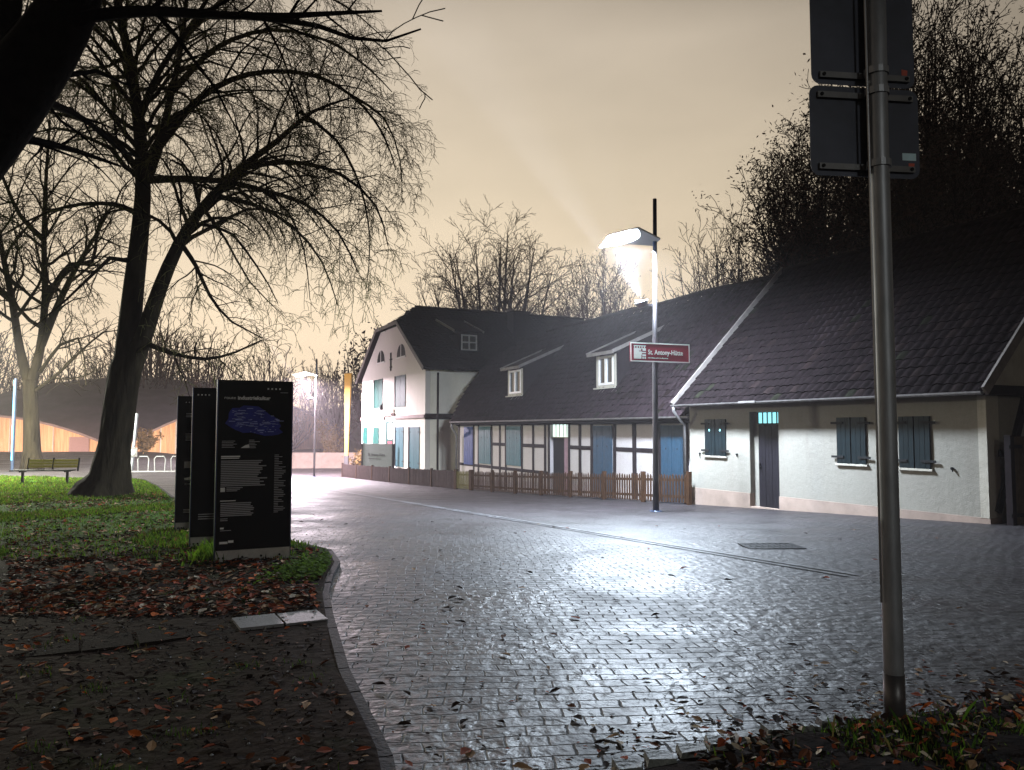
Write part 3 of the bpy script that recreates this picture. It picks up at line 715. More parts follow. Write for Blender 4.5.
for k in range(5):
    t0, t1 = k/5, (k+1)/5
    mb.add([(B0-.03+2.03*t0, rid_a-ha*(1-t0), hz+.05+(rid_z-hz)*t0), (B0-.03+2.03*t0, rid_a+ha*(1-t0), hz+.05+(rid_z-hz)*t0), (B0+2.03*t1, rid_a+ha*(1-t1), hz+.02+(rid_z-hz)*t1), (B0+2.03*t1, rid_a-ha*(1-t1), hz+.02+(rid_z-hz)*t1)], [(0, 1, 2, 3)])
mb.build('roof_hip', M['tile_black'], wh)
mb = MB()
mb.bar((B0-.03, we_a-.05, we_z+.02), (B0-.03, rid_a-ha, hz+.05), .05, .22); mb.bar((B0-.03, 2*rid_a-we_a+.05, we_z+.02), (B0-.03, rid_a+ha, hz+.05), .05, .22); mb.bar((B0-.05, rid_a-ha-.05, hz), (B0-.05, rid_a+ha+.05, hz), .06, .2)
mb.build('verge_board', M['beam_grey'], wh)
mb = MB(); mb.tube([(16.5, rid_a, rid_z+.03), (B1, rid_a, rid_z+.03)], .12, 8); mb.build('ridge_cap', M['tile_black'], wh)
mb = MB(); mb.box(22.4, 23.6, 45.6, 46.6, 7.0, 9.25); mb.box(22.35, 23.65, 45.55, 46.65, 9.252, 9.4); mb.build('chimney', M['timber'], wh)
# dormer of the white house
da, db0, db1 = 43.3, 17.65, 18.75
mb = MB(); mb.box(db0-.1, db0-.02, da, da+2.4, 6.0, 7.34); mb.box(db1+.02, db1+.1, da, da+2.4, 6.0, 7.34); mb.box(db0-.02, db1+.02, da+.05, da+.12, 6.0, 7.32); dd = mb.build('dormer', M['timber'], wh)
mb = MB(); mb.bar(((db0+db1)/2-.12, da-.28, 7.40), ((db0+db1)/2-.12, da+3.0, 8.5), 1.75, .08); mb.build('dormer_roof', M['tile_black'], dd)
mb = MB()
for b in (db0-.45-.12, db1+.43-.12): mb.bar((b, da-.3, 7.42), (b, da+2.9, 8.5), .05, .14)
mb.build('dormer_verge', M['beam_grey'], dd)
mb = MB(); mb.box(db0+.05, db1-.05, da+.02, da+.045, 6.30, 7.24); mb.build('window_pane', M['glass'], dd)
mb = MB()
for b in (db0+.02, (db0+db1)/2-.04, db1-.10): mb.box(b, b+.08, da-.03, da+.018, 6.28, 7.26)
for z in (6.28, 6.74, 7.18): mb.box(db0+.102, (db0+db1)/2-.042, da-.026, da+.017, z, z+.07); mb.box((db0+db1)/2+.042, db1-.102, da-.026, da+.017, z, z+.07)
mb.build('window_frame', M['white_paint'], dd)
# openings in the front
for (a0, a1, z0, z1, m_) in ((50.3, 52.3, 2.86, 4.85, 'shutter_teal_dimmed'), (45.35, 47.35, 2.82, 4.82, 'shutter_teal_dimmed'), (54.0, 55.3, -.9, 1.56, 'shutter_teal_dimmed'), (51.1, 52.6, -.9, 1.56, 'shutter_teal_dimmed'), (45.65, 47.25, -.95, 1.55, 'shutter_pale'), (42.65, 44.45, -.95, 1.54, 'shutter_pale')):
    shutter(wh, 'window_shutter', a0, a1, z0, z1, WB, M[m_])
    mb = MB(); mb.box(WB-.08, WB-.003, a1+.02, a1+.14, z0, z1); mb.build('shutter_edge', M['timber'], wh) if a0 in (45.35, 50.3, 42.65, 45.65) else None
mb = MB(); mb.box(WB-.03, WB-.002, 47.9, 49.5, -1.6, 1.92); dr_ = mb.build('door', M['shutter_teal_dimmed'], wh)
mb = MB(); mb.box(WB-.04, WB-.031, 48.0, 48.9, .75, 1.8); mb.build('window', M['transom_white'], dr_)
mb = MB(); mb.box(WB-.045, WB-.031, 48.0, 48.95, -.2, .62); mb.build('door_panel', M['sign_red'], dr_)
for (c, sg) in ((50.85, 1), (46.35, -1)):
    mb = MB(); pl = [(c-.88, 6.02), (c+.88, 6.02)]+[(c+.88*math.cos(t*math.pi/10), 6.02+.80*math.sin(t*math.pi/10)) for t in range(1, 10)]
    mb.prism(pl, WB-.012, WB-.002, 0); v_ = mb.build('attic_window', M['iron'], wh); fix_normals(v_)
    mb = MB(); mb.box(WB-.03, WB-.013, c-.05, c+.05, 6.0, 6.80); mb.box(WB-.06, WB-.003, c-.98, c+.98, 5.92, 6.015); mb.build('frame', M['white_paint'], v_)
mb = MB(); mb.bar((WB-.03, 48.45, 5.25), (WB-.03, 48.45, 6.45), .05, .10); mb.bar((WB-.03, 48.2, 6.0), (WB-.03, 48.7, 6.0), .045, .08); mb.bar((WB-.03, 48.25, 5.5), (WB-.03, 48.65, 5.5), .045, .08); mb.build('wall_anchor', M['iron'], wh)
mb = MB(); mb.bar((WB-.002, 48.6, 3.05), (WB-.6, 48.6, 3.05), .04, .04); mb.box(WB-.7, WB-.5, 48.5, 48.7, 2.65, 3.0); mb.build('wall_lantern', M['iron'], wh)

# ------------------------------------------------------------------ fences
FL = [(17.92, 14.55), (37.7, 13.95), (53.9, 12.85)]
def fence_b(a):
    for (a0, b0), (a1, b1) in zip(FL, FL[1:]):
        if a <= a1: return b0+(b1-b0)*(a-a0)/(a1-a0)
    return FL[-1][1]
def fence(name, label, cat, aa0, aa1, nsec, kind, mats, pale=()):
    z0 = gab(aa0, fence_b(aa0))
    rt = row_root(name, aa0, fence_b(aa0), z0, label, cat)
    L_ = (aa1-aa0)/nsec
    for s in range(nsec):
        p0, p1 = aa0+s*L_, aa0+(s+1)*L_
        mb = MB(); n = int(L_/(.145 if kind == 'picket' else .16))
        for k in range(n):
            a = p0+.08+(L_-.16)*(k+.5)/n; b = fence_b(a); z = gab(a, b); h = .90+R.uniform(-.025, .03); t = R.uniform(-.012, .012)
            wd = .033 if kind == 'picket' else .072
            pl = [(a-wd, z+.05), (a+wd, z+.05), (a+wd+t, z+h-.07), (a+t, z+h), (a-wd+t, z+h-.07)] if kind == 'picket' else [(a-wd, z+.02), (a+wd, z+.02), (a+wd, z+h), (a-wd, z+h)]
            mb.prism(pl, b-.012+R.uniform(-.003, .003), b+.012, 0)
        pa = mb.build('picket_panel' if kind == 'picket' else 'board_panel', M['picket_pale'] if s in pale else mats, rt); fix_normals(pa)
        mb = MB()
        for hh in (.22, .72):
            b0, b1 = fence_b(p0), fence_b(p1)
            mb.bar((b0+.035, p0+.03, gab(p0, b0)+hh), (b1+.035, p1-.03, gab(p1, b1)+hh), .04, .08)
        mb.build('rail', M['picket'], rt)
    for s in range(nsec+1):
        a = aa0+s*L_; b = fence_b(a); z = gab(a, b)
        mb = MB(); mb.box(b-.03, b+.09, a-.06, a+.06, z-.2, z+.97); mb.build('post', M['picket'], rt)
    return rt
fence('picket_fence', 'brown pointed picket fence in front of the half-timbered house', 'fence', 17.95, 33.2, 7, 'picket', M['picket'])
fence('garden_gate', 'pale mossy picket gate between the brown picket fence and the closed board fence', 'gate', 33.35, 35.0, 1, 'picket', M['picket_pale'], pale=(0,))
fence('board_fence', 'weathered grey-brown closed board fence in front of the white two-storey house', 'fence', 35.15, 53.6, 6, 'board', M['board_fence'])

# sign board in front of the white house
p = Vector((-9.78, 50.2, 0)); q = Vector((-7.62, 48.6, 0)); dd_ = q-p; ang = math.atan2(dd_.y, dd_.x); wd = dd_.length
gz = ground(p.x, p.y)
sb = root('house_sign', (p.x, p.y, gz), 'pale grey name board on two dark posts behind the board fence', 'sign', rot=ang)
mb = MB(); mb.box(0, wd, -.04, .04, .35, 2.35); mb.build('sign_panel', M['info_grey'], sb, raw=True)
mb = MB(); mb.box(-.13, -.004, -.06, .06, -.2, 2.36); mb.build('post', M['iron'], sb, raw=True)
mb = MB(); mb.box(wd+.004, wd+.13, -.06, .06, -.2, 2.36); mb.build('post', M['iron'], sb, raw=True)
mb = MB(); put_text(mb, 'St. Antony-Hütte', .26, .50, 1.55, -.045, width=1.55, bold=.004)
mb.box(.52, 1.7, -.046, -.042, 1.36, 1.39); mb.box(.15, .27, -.046, -.042, .5, .6); mb.box(wd-.55, wd-.15, -.046, -.042, .52, .6)
mb.build('lettering', M['info_text'], sb, raw=True)

# ------------------------------------------------------------------ street lamps
def lamp_proto():
    rt = root('street_lamp', (0, 0, 0), None, 'street lamp', 'indirect street lamps with reflector panels')
    mb = MB(); mb.tube([(0, 0, -.2), (0, 0, .8), (.02, 0, 4.5), (.05, 0, 6.9)], [.085, .078, .066, .056], 12); mb.build('pole', M['pole_dark'], rt, smooth=True)
    mb = MB(); mb.tube([(.05, 0, 6.902), (.06, 0, 8.3)], [.056, .052], 12); mb.tube([(0, 0, -.02), (0, 0, .03)], .16, 12); mb.build('pole_cap', M['pole_blue'], rt, smooth=True)
    # two-facet reflector wing: ridge in the middle, hung from the pole
    mb = MB(); zt = 7.30
    top = [(-1.42, -.48, zt-.16), (-1.35, .45, zt-.24), (-.62, -.55, zt+.06), (-.58, .55, zt-.08), (.10, -.26, zt-.12), (.12, .30, zt-.16)]
    low = [(v[0], v[1], v[2]-.04) for v in top]
    mb.add(top+low, [(0, 2, 3, 1), (2, 4, 5, 3), (6, 7, 9, 8), (8, 9, 11, 10), (0, 6, 8, 2), (2, 8, 10, 4), (4, 10, 11, 5), (5, 11, 9, 3), (3, 9, 7, 1), (1, 7, 6, 0)])
    o = mb.build('reflector', M['reflector'], rt); fix_normals(o)
    mb = MB(); mb.bar((.04, 0, 5.42), (-.36, 0, 5.46), .05, .05); mb.build('bracket', M['pole_dark'], rt)
    mb = MB(); mb.tube([(-.31, 0, 5.36), (-.34, 0, 5.46), (-.36, 0, 5.53)], [.10, .17, .19], 14); fl = mb.build('floodlight', M['zinc'], rt, smooth=True)
    mb = MB(); mb.add([(-.365+.17*math.cos(i*math.pi/8), .17*math.sin(i*math.pi/8), 5.535+.045*math.cos(i*math.pi/8)*0) for i in range(16)], [tuple(range(16))]); mb.build('lens', M['lens'], fl)
    return rt
L1 = lamp_proto()
L2 = copy_tree(L1); L3 = copy_tree(L1); L4 = copy_tree(L1)
for (o, x, y, rz, lb, ru, e_up, e_dn, colr) in (
        (L1, 3.76, 20.0, math.radians(12), 'tall street lamp carrying the wine-red name sign, in front of the picket fence', 0, 140000, 5700, (.74, .86, 1.0)),
        (L2, -13.86, 53.5, math.radians(8), 'slim distant street lamp past the far end of the board fence', 1000, 160000, 21000, (1.0, .86, .96)),
        (L3, -23.0, 30.5, math.radians(20), 'street lamp beyond the bench lighting the left lawn', 0, 1200, 16000, (1.0, 1.0, .84)),
        (L4, 5.5, -10.5, math.radians(100), 'street lamp standing behind the viewer', 0, 600, 950, (.97, 1.0, .93))):
    o.location = (x, y, ground(x, y)); o.rotation_euler = (0, 0, rz); o['label'] = lb
    def light(kind, nm, lx, ly, lz, tgt, energy, **kw):
        ld = bpy.data.lights.new(nm, kind); ld.energy = energy; ld.color = colr
        for k, v in kw.items(): setattr(ld, k, v)
        lo = bpy.data.objects.new(nm, ld); COL.objects.link(lo); lo.parent = o
        lo.location = (lx, ly, lz); lo.rotation_euler = (Vector(tgt)-Vector((lx, ly, lz))).to_track_quat('-Z', 'Y').to_euler()
        return lo
    light('SPOT', 'lamp_beam', -.38, 0, 5.56, (-1.12, 0, 7.3), e_up, spot_size=math.radians(40), spot_blend=.3, shadow_soft_size=.08)
    light('AREA', 'lamp_light', -.62, -.05, 6.90, ((-1.0, .9, 0) if o is L1 else (-.70, 0, 0)), e_dn, shape='ELLIPSE', size=1.3, size_y=.9)
    if ru: light('POINT', 'lamp_spill', -.5, 0, 6.2, (0, 0, 0), ru, shadow_soft_size=.3)

# red name sign on the near lamp post (hangs there: a thing of its own)
pz = ground(3.76, 20.0)
sg = root('name_sign', (3.76, 19.86, 3.1), 'wine-red rectangular sign with white border lettered St. Antony-Hütte on the lamp post', 'sign', rot=math.radians(19))
x0, x1, z0, z1 = -.74, 1.02, .07, .57
mb = MB(); mb.box(x0, x1, -.02, .02, z0, z1); mb.build('sign_panel', M['sign_red'], sg, raw=True)
mb = MB(); f_ = .028
mb.box(x0, x1, -.026, -.0205, z0, z0+f_); mb.box(x0, x1, -.026, -.0205, z1-f_, z1); mb.box(x0, x0+f_, -.026, -.0205, z0+f_, z1-f_); mb.box(x1-f_, x1, -.026, -.0205, z0+f_, z1-f_)
mb.build('border', M['sign_white'], sg, raw=True)
mb = MB()
put_text(mb, 'St. Antony-Hütte', .175, x0+.51, z0+.20, -.024, width=1.04, bold=.003)
for k in range(16): xx = x0+.51+k*.038; mb.box(xx, xx+R.uniform(.014, .03), -.0255, -.0205, z0+.092, z0+.118+R.uniform(-.008, .006))
mb.build('lettering', M['sign_white'], sg, raw=True)
mb = MB(); s0, t0 = x0+.10, z0+.075; S = .35
cells = [(0, 0, .62, .28), (0, .28, .42, .75), (.42, .28, .66, .55), (.66, .42, 1.0, .52), (.0, .75, 1, .80), (.44, .60, .60, .75), (.72, .60, 1, .75), (.70, 0, .82, .16), (.88, 0, 1, .16), (.70, .2, 1.0, .34)]
for (a, b, c, d) in cells: mb.box(s0+a*S, s0+c*S, -.0262, -.0205, t0+b*S+.001, t0+d*S-.001)
for k in range(5):
    mb.box(s0+(.02+k*.205)*S, s0+(.02+k*.205+.085)*S, -.0262, -.0205, t0+.81*S, t0+.92*S)
mb.box(s0, s0+S, -.0262, -.0205, t0+.925*S, t0+S)
mb.build('emblem', M['sign_white'], sg, raw=True)
for z_ in (.18, .46): mb = MB(); mb.tube([(0, .14, z_), (0, .02, z_)], .03, 8); mb.build('clamp', M['zinc'], sg, raw=True)

# ------------------------------------------------------------------ information steles
def stele(a, b, label, content):
    z = gab(a, b)
    rt = root('information_board', W(a, b, z), label, 'information board', 'black information boards beside the tree', rot=TH)
    w, h, t = .86, 2.15, .10
    mb = MB(); mb.box(.012, w-.012, 0, t, .17, h); mb.build('panel', M['board_black'], rt, raw=True)
    for e_ in (0, w-.011): mb = MB(); mb.box(e_, e_+.011, -.004, t+.004, .05, h); mb.build('side_edge', M['board_edge'], rt, raw=True)
    mb = MB(); mb.box(.012, w-.012, -.006, t+.002, -.05, .168); bp = mb.build('base_plate', M['steel_plate'], rt, raw=True)
    for x in (.05, .10, .31, .52, .73): mb = MB(); mb.tube([(x, -.012, .085), (x, -.0062, .085)], .014, 8); mb.build('bolt', M['iron'], bp, raw=True)
    yf = -.0015
    wt, gy, bl, pb_ = MB(), MB(), MB(), MB()
    def rc(m_, x, z, ww, hh): m_.add([(x, yf, z), (x+ww, yf, z), (x+ww, yf, z+hh), (x, yf, z+hh)], [(0, 1, 2, 3)])
    if content == 0:
        for k in range(4): rc(wt, .56+k*.045, 2.045, .018, .018)
        rc(gy, .71, 2.008, .09, .006)
        put_text(wt, 'route', .052, .075, 1.925, -.001, width=.125); put_text(wt, 'industriekultur', .060, .225, 1.922, -.001, width=.37, bold=.0022)
        # the blue map: ragged blob
        c = (.42, 1.67); n = 26; o = len(bl.v); rr = random.Random(4)
        bl.v.append((c[0], -.0008, c[1]))
        for i in range(n):
            an = 2*math.pi*i/n; r_ = 1+rr.uniform(-.16, .14)
            bl.v.append((c[0]+.335*r_*math.cos(an), -.0008, c[1]+.16*r_*math.sin(an)-.06*math.cos(an)))
        for i in range(n): bl.f.append((o, o+1+i, o+1+(i+1) % n)); bl.m.append(0)
        for i in range(95):
            an = rr.uniform(0, 6.28); r_ = math.sqrt(rr.random())*.92
            x, z = c[0]+.32*r_*math.cos(an)-.02, c[1]+.15*r_*math.sin(an)-.055*math.cos(an)*r_
            rc(pb_, x, z, rr.choice((.012, .02, .035, .07, .09)), rr.choice((.004, .006, .008)))
        for k in range(5): rc(gy, .06, 1.43-k*.018, rr.uniform(.12, .18), .007)
        for k in range(6): rc(gy, .36, 1.44-k*.018, rr.uniform(.06, .13), .007)
        wt.add([(.27, yf, 1.352), (.37, yf, 1.352), (.36, yf, 1.395), (.32, yf, 1.385)], [(0, 1, 2, 3)])
        rc(wt, .055, 1.245, .21, .017); rc(wt, .055, 1.228, .20, .010)
        for k in range(15): rc(gy, .055, 1.195-k*.0205, .50+rr.uniform(-.10, .02), .0125)
        for k in range(34): rc(gy, .655, 1.26-k*.0205, rr.choice((.05, .09, .11, .13)), .008)
        rc(wt, .055, .845, .05, .05)
        for k in range(3): rc(gy, .12, .885-k*.018, .18-.03*k, .010)
        rc(wt, .055, .735, .17, .010)
        for k in range(8): rc(gy, .06, .705-k*.0205, .37+rr.uniform(-.04, .01), .012)
        for k in range(2): rc(gy, .06, .53-k*.02, .08, .008)
        rc(wt, .06, .415, .04, .02); rc(gy, .06, .395, .12, .007)
        rc(wt, .055, .245, .09, .026); rc(wt, .15, .255, .06, .028)
    elif content == 1:
        for k in range(4): rc(wt, .06+k*.045, 2.045, .018, .018)
        put_text(wt, 'route', .05, .33, 1.925, -.001); rc(gy, .33, 1.89, .12, .008)
        rc(gy, .35, .86, .05, .05)
        for k in range(3): rc(gy, .10, .40+k*.03, .22, .012)
    else:
        for k in range(4): rc(gy, .12+k*.045, 2.045, .014, .014)
        for k in range(3): rc(gy, .13, 1.87-k*.025, .25, .010)
        for k in range(6): rc(gy, .13, 1.55-k*.02, .3, .008)
        rc(gy, .12, 1.02, .28, .10)
        wt.add([(.12, yf, .86), (.22, yf, .88), (.30, yf, .86), (.38, yf, .89), (.37, yf, .83), (.13, yf, .83)], [(0, 1, 2, 3, 4, 5)]); rc(gy, .13, .76, .12, .014)
        for k in range(3): rc(gy, .12, .32+k*.022, .22, .010)
    for nm, m_, mm in (('white_lettering', wt, 'print_white'), ('grey_lettering', gy, 'print_grey'), ('blue_map', bl, 'print_blue'), ('map_print', pb_, 'print_pale')):
        if m_.v:
            if nm == 'map_print': m_.v = [(v[0], v[1]-.0006, v[2]) for v in m_.v]
            m_.build(nm, M[mm], rt, raw=True)
    return rt
stele(9.45, .80, 'nearest black information board with a blue map and white text lines above a steel base', 0)
stele(10.95, .62, 'middle black information board, mostly hidden behind the one with the blue map', 1)
stele(13.05, .52, 'furthest black information board, next to the leaning trunk and the pink path', 2)

# ------------------------------------------------------------------ sign pole in front, seen from behind
px_, py_ = 1.94, 3.94; gz = ground(px_, py_)
sp = root('sign_post', (px_, py_, gz), 'galvanised round sign post standing in the leafy verge', 'post')
mb = MB(); mb.tube([(0, 0, -.1), (0, 0, .3), (0, 0, 3.0), (.02, 0, 5.2)], .049, 20); mb.build('pole', M['galv'], sp, smooth=True, raw=True)
mb = MB(); mb.tube([(0, 0, -.05), (0, 0, .24)], .0515, 20); mb.build('foot_shadow_skin', M['pole_dark'], sp, smooth=True, raw=True)  # dark skin standing in for the shadow on the foot of the post
mb = MB(); mb.tube([(-.062, -.02, .6), (-.062, -.02, 4.4)], .006, 6); mb.build('cable', M['alu_rail'], sp, raw=True)
def back_sign(nm, zc, w, h, lab, stick, dy):
    s = root(nm, (px_-.03, py_, gz+zc), lab, 'traffic sign', 'traffic signs seen from behind', rot=math.radians(7))
    mb = MB(); rr_ = .05; pl = []
    for (cx, cz, a0) in ((w/2-rr_, h/2-rr_, 0), (-w/2+rr_, h/2-rr_, 90), (-w/2+rr_, -h/2+rr_, 180), (w/2-rr_, -h/2+rr_, 270)):
        for k in range(5): t = math.radians(a0+k*22.5); pl.append((cx+rr_*math.cos(t), cz+rr_*math.sin(t)))
    mb.prism(pl, .070, .074, 1); o = mb.build('sign_plate', M['alu_back'], s, raw=True); fix_normals(o)
    for z in (-h/2+.045, h/2-.055): mb = MB(); mb.box(-w/2+.04, w/2-.04, .050, .0695, z-.016, z+.016); mb.build('rail', M['alu_rail'], s, raw=True)
    for z in (-h/2+.045, h/2-.055):
        mb = MB(); mb.tube([(.03, 0, z-.018), (.03, 0, z+.018)], .061, 16); mb.build('clamp', M['galv'], s, raw=True)
        for x in (-w/2+.06, w/2-.06): mb = MB(); mb.tube([(x, .044, z), (x, .0495, z)], .010, 8); mb.build('bolt', M['iron'], s, raw=True)
    mb = MB(); mb2 = MB()
    if stick == 1:
        mb.add([(w/2-.10, .0692, -h/2+.10), (w/2-.02, .0692, -h/2+.10), (w/2-.02, .0692, -h/2+.14), (w/2-.10, .0692, -h/2+.14)], [(0, 1, 2, 3)])
        mb2.add([(w/2-.062, .0692, -h/2+.035), (w/2-.035, .0692, -h/2+.045), (w/2-.030, .0692, -h/2+.085), (w/2-.065, .0692, -h/2+.085)], [(0, 1, 2, 3)])
        mb.build('sticker', mat('pale_blue_sticker', (.45, .62, .70), .5), s, raw=True)
    else:
        mb2.add([(w/2-.075, .0692, -h/2+.055), (w/2-.045, .0692, -h/2+.050), (w/2-.04, .0692, -h/2+.10), (w/2-.075, .0692, -h/2+.105)], [(0, 1, 2, 3)])
    mb2.build('sticker', mat('red_sticker', (.45, .06, .03), .5), s, raw=True)
back_sign('traffic_sign', 3.075, .625, .49, 'lower grey sign back on the galvanised post, with blue and red stickers', 1, 0)
back_sign('traffic_sign', 3.63, .595, .60, 'upper grey sign back on the galvanised post, cut by the top of the picture', 0, 0)

# ------------------------------------------------------------------ bench, posts, column, bicycle stand
bx, by = -16.2, 26.4
bz = ground(bx, by)+.045
bn = root('park_bench', (bx, by, bz), 'park bench with two yellow backrest panels on the lit lawn', 'bench', rot=math.radians(6))
for (x0_, x1_) in ((-.60, .18), (.22, 1.02)):
    mb = MB()
    for k in range(3): mb.box(x0_, x1_, .20+.02*k, .225+.02*k, .52+k*.10, .605+k*.10)
    mb.build('backrest', M['bench_slat'], bn, raw=True)
mb = MB()
for k in range(3): mb.box(-.98, 1.0, -.26+k*.15, -.13+k*.15, .42, .46)
mb.build('seat', M['iron'], bn, raw=True)
for x in (-.62, .20, 1.04):
    mb = MB(); mb.bar((x, .20, .40), (x, .30, .86), .05, .04); mb.build('back_support', M['iron'], bn, raw=True)
for x in (-.66, .80):
    mb = MB(); mb.box(x-.03, x+.03, -.06, .02, -.05, .42); mb.box(x-.02, x+.02, -.24, .2, .38, .418); mb.build('leg', M['iron'], bn, raw=True)
# bicycle hoops behind the bench: one stand
hx, hy = -16.5, 36.0
bk = root('bicycle_stand', (hx, hy, ground(hx, hy)), 'row of bright metal bicycle hoops on one rail beyond the bench', 'bicycle stand', rot=.1)
for k in range(6):
    mb = MB(); x = -1.6+k*.75
    mb.tube([(x-.22, 0, 0), (x-.25, .0, .62), (x-.18, 0, .74), (x+.18, 0, .74), (x+.25, 0, .62), (x+.22, 0, 0)], .028, 6); mb.build('hoop', M['bike_rack'], bk, raw=True)
mb = MB(); mb.bar((-2.0, 0, .04), (2.6, 0, .04), .06, .05); mb.build('rail', M['bike_rack'], bk, raw=True)
# white leaning post with a round plate
wx, wy = -17.9, 35.9
wp = root('marker_post', (wx, wy, ground(wx, wy)), 'white post with a small round plate by the path, right of the big trunk', 'post')
mb = MB(); mb.tube([(0, 0, -.1), (.10, 0, 1.2), (.2, 0, 2.75)], .065, 8); mb.build('pole', M['white_post'], wp, raw=True)
mb = MB(); mb.box(-.12, .30, -.10, -.072, .72, 1.15); pl_ = mb.build('plate', M['zinc'], wp, raw=True)
mb = MB(); mb.tube([(.08, -.115, .93), (.08, -.102, .93)], .14, 14); mb.build('disc', M['white_post'], pl_, raw=True)
# blue light mast beside the second tree
lx, ly = -25.0, 38.2
lm = root('light_mast', (lx, ly, ground(lx, ly)), 'thin pale-blue glowing mast against the forked tree trunk', 'light mast')
mb = MB(); mb.tube([(0, 0, -.1), (0, 0, 4.6)], .075, 8); mb.build('pole', M['pole_blue'], lm, raw=True)
mb = MB(); mb.box(-.03, .03, -.095, -.08, .5, 4.5); mb.build('light_strip', M['led'], lm, raw=True)
# yellow tapering column
yx, yy = -13.45, 62.0
yz = ground(yx, yy)
yc = root('yellow_column', (yx, yy, yz), 'tall yellow column tapering towards its foot beyond the far street lamp', 'sculpture')
mb = MB(); zt = 5.92-yz
mb.add([(-.13, -.13, 1.3), (.13, -.13, 1.3), (.13, .13, 1.3), (-.13, .13, 1.3), (-.20, -.28, zt), (.34, -.28, zt), (.34, .28, zt+.1), (-.20, .28, zt+.1)], [(3, 2, 1, 0), (4, 5, 6, 7), (0, 1, 5, 4), (1, 2, 6, 5), (2, 3, 7, 6), (3, 0, 4, 7)])
mb.build('shaft', M['yellow'], yc, raw=True)
mb = MB(); mb.box(-.16, .16, -.16, .16, -.2, 1.298); mb.build('foot', M['pole_dark'], yc, raw=True)
# low wall far down the street
mb = MB(); p = Vector((-26, 68, 0)); q = Vector((-6, 70, 0)); gz = ground(-16, 69)
mb.bar((-26, 68, gz+.6), (-7, 69.5, gz+.6), .4, 1.6); 
tag(mb.build('garden_wall', M['plinth'], loc=(-16.5, 68.7, gz)), 'low brown garden wall crossing the far end of the street', 'wall')

# ------------------------------------------------------------------ excavation shelter: mauve shell roof over lit halls
SX, SY = -39.2, 76.0
sz = ground(SX, SY)
sh = root('shelter_hall', (SX, SY, sz), 'wide mauve shell roof standing on one foot with orange-lit halls under its arches', 'hall')
e1 = Vector((-.92, .39)); e2 = Vector((.42, .907)); S1, S2, HH = 44.0, 40.0, 3.1
def shell_pt(u, v, k=0): 
    q = e1*(u*S1)+e2*(v*S2); return (q.x, q.y, HH*(4*u*(1-u)*1.15+4*v*(1-v)*1.7)+k)
n = 22
for k, nm in ((.25, 'roof_shell'),):
    mb = MB()
    for i in range(n+1):
        for j in range(n+1): mb.v.append(shell_pt(i/n, j/n, .25))
    for i in range(n):
        for j in range(n): mb.f.append((i*(n+1)+j, i*(n+1)+j+1, (i+1)*(n+1)+j+1, (i+1)*(n+1)+j)); mb.m.append(0)
    o = len(mb.v)
    for i in range(n+1):
        for j in range(n+1): mb.v.append(shell_pt(i/n, j/n, 0))
    for i in range(n):
        for j in range(n): mb.f.append((o+i*(n+1)+j, o+(i+1)*(n+1)+j, o+(i+1)*(n+1)+j+1, o+i*(n+1)+j+1)); mb.m.append(0)
    for i in range(n):
        for (p_, q_) in (((i*(n+1)), ((i+1)*(n+1))), ((i), (i+1))): mb.f.append((p_, q_, q_+o, p_+o)); mb.m.append(0)
    so = mb.build(nm, M['shell'], sh, smooth=False, raw=True)
# walls set back under the arches
def arch_wall(e, f, S, in_, k, which):
    mb = MB(); m = 24
    for i in range(m+1):
        t = .02+.96*i/m; q = e*(t*S)+f*in_
        z = shell_pt(t, in_/S2, -.02)[2] if which == 0 else shell_pt(in_/S1, t, -.02)[2]
        mb.v += [(q.x, q.y, -.6), (q.x, q.y, z)]
    for i in range(m): mb.f.append((2*i, 2*i+2, 2*i+3, 2*i+1)); mb.m.append(0)
    return mb
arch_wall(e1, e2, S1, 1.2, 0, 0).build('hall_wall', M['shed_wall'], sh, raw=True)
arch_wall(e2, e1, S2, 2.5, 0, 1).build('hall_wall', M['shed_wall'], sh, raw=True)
mb = MB()
for t in (.13,):
    q = e1*(t*S1)+e2*1.13; q2 = e1*(t*S1+3.0)+e2*1.13
    mb.add([(q.x, q.y, -.3), (q2.x, q2.y, -.3), (q2.x, q2.y, 1.35), (q.x, q.y, 1.35)], [(0, 1, 2, 3)])
mb.build('door', M['shed_door'], sh, raw=True)
mb = MB()
for t in (.05, .25, .33, .41, .5):
    q = e1*(t*S1)+e2*1.0; mb.tube([(q.x, q.y, -.5), (q.x, q.y, shell_pt(t, .02)[2]-.1)], .06, 6)
for t in (.06, .10, .15, .2, .27, .34):
    q = e2*(t*S2)+e1*1.2; mb.tube([(q.x, q.y, -.5), (q.x, q.y, shell_pt(.03, t)[2]-.1)], .07, 6)
mb.build('mullion', M['white_post'], sh, raw=True)
def wl(nm, loc, energy, col, size, aim=(0, 0, -1)):
    ld = bpy.data.lights.new(nm, 'AREA'); ld.energy = energy; ld.color = col; ld.size = size
    lo = bpy.data.objects.new(nm, ld); COL.objects.link(lo); lo.parent = sh; lo.location = loc; lo.rotation_euler = Vector(aim).to_track_quat('-Z', 'Y').to_euler()
for t in (.10, .24, .38, .52):
    q = e1*(t*S1)-e2*5.5; wl('hall_light', (q.x, q.y, .4), 650, (1.0, .66, .46), 1.2, (e2.x, e2.y, .12))
for t in (.07, .18, .30):
    q = e2*(t*S2)-e1*4.0; wl('hall_light', (q.x, q.y, .4), 420, (1.0, .70, .46), 1.2, (e1.x, e1.y, .12))

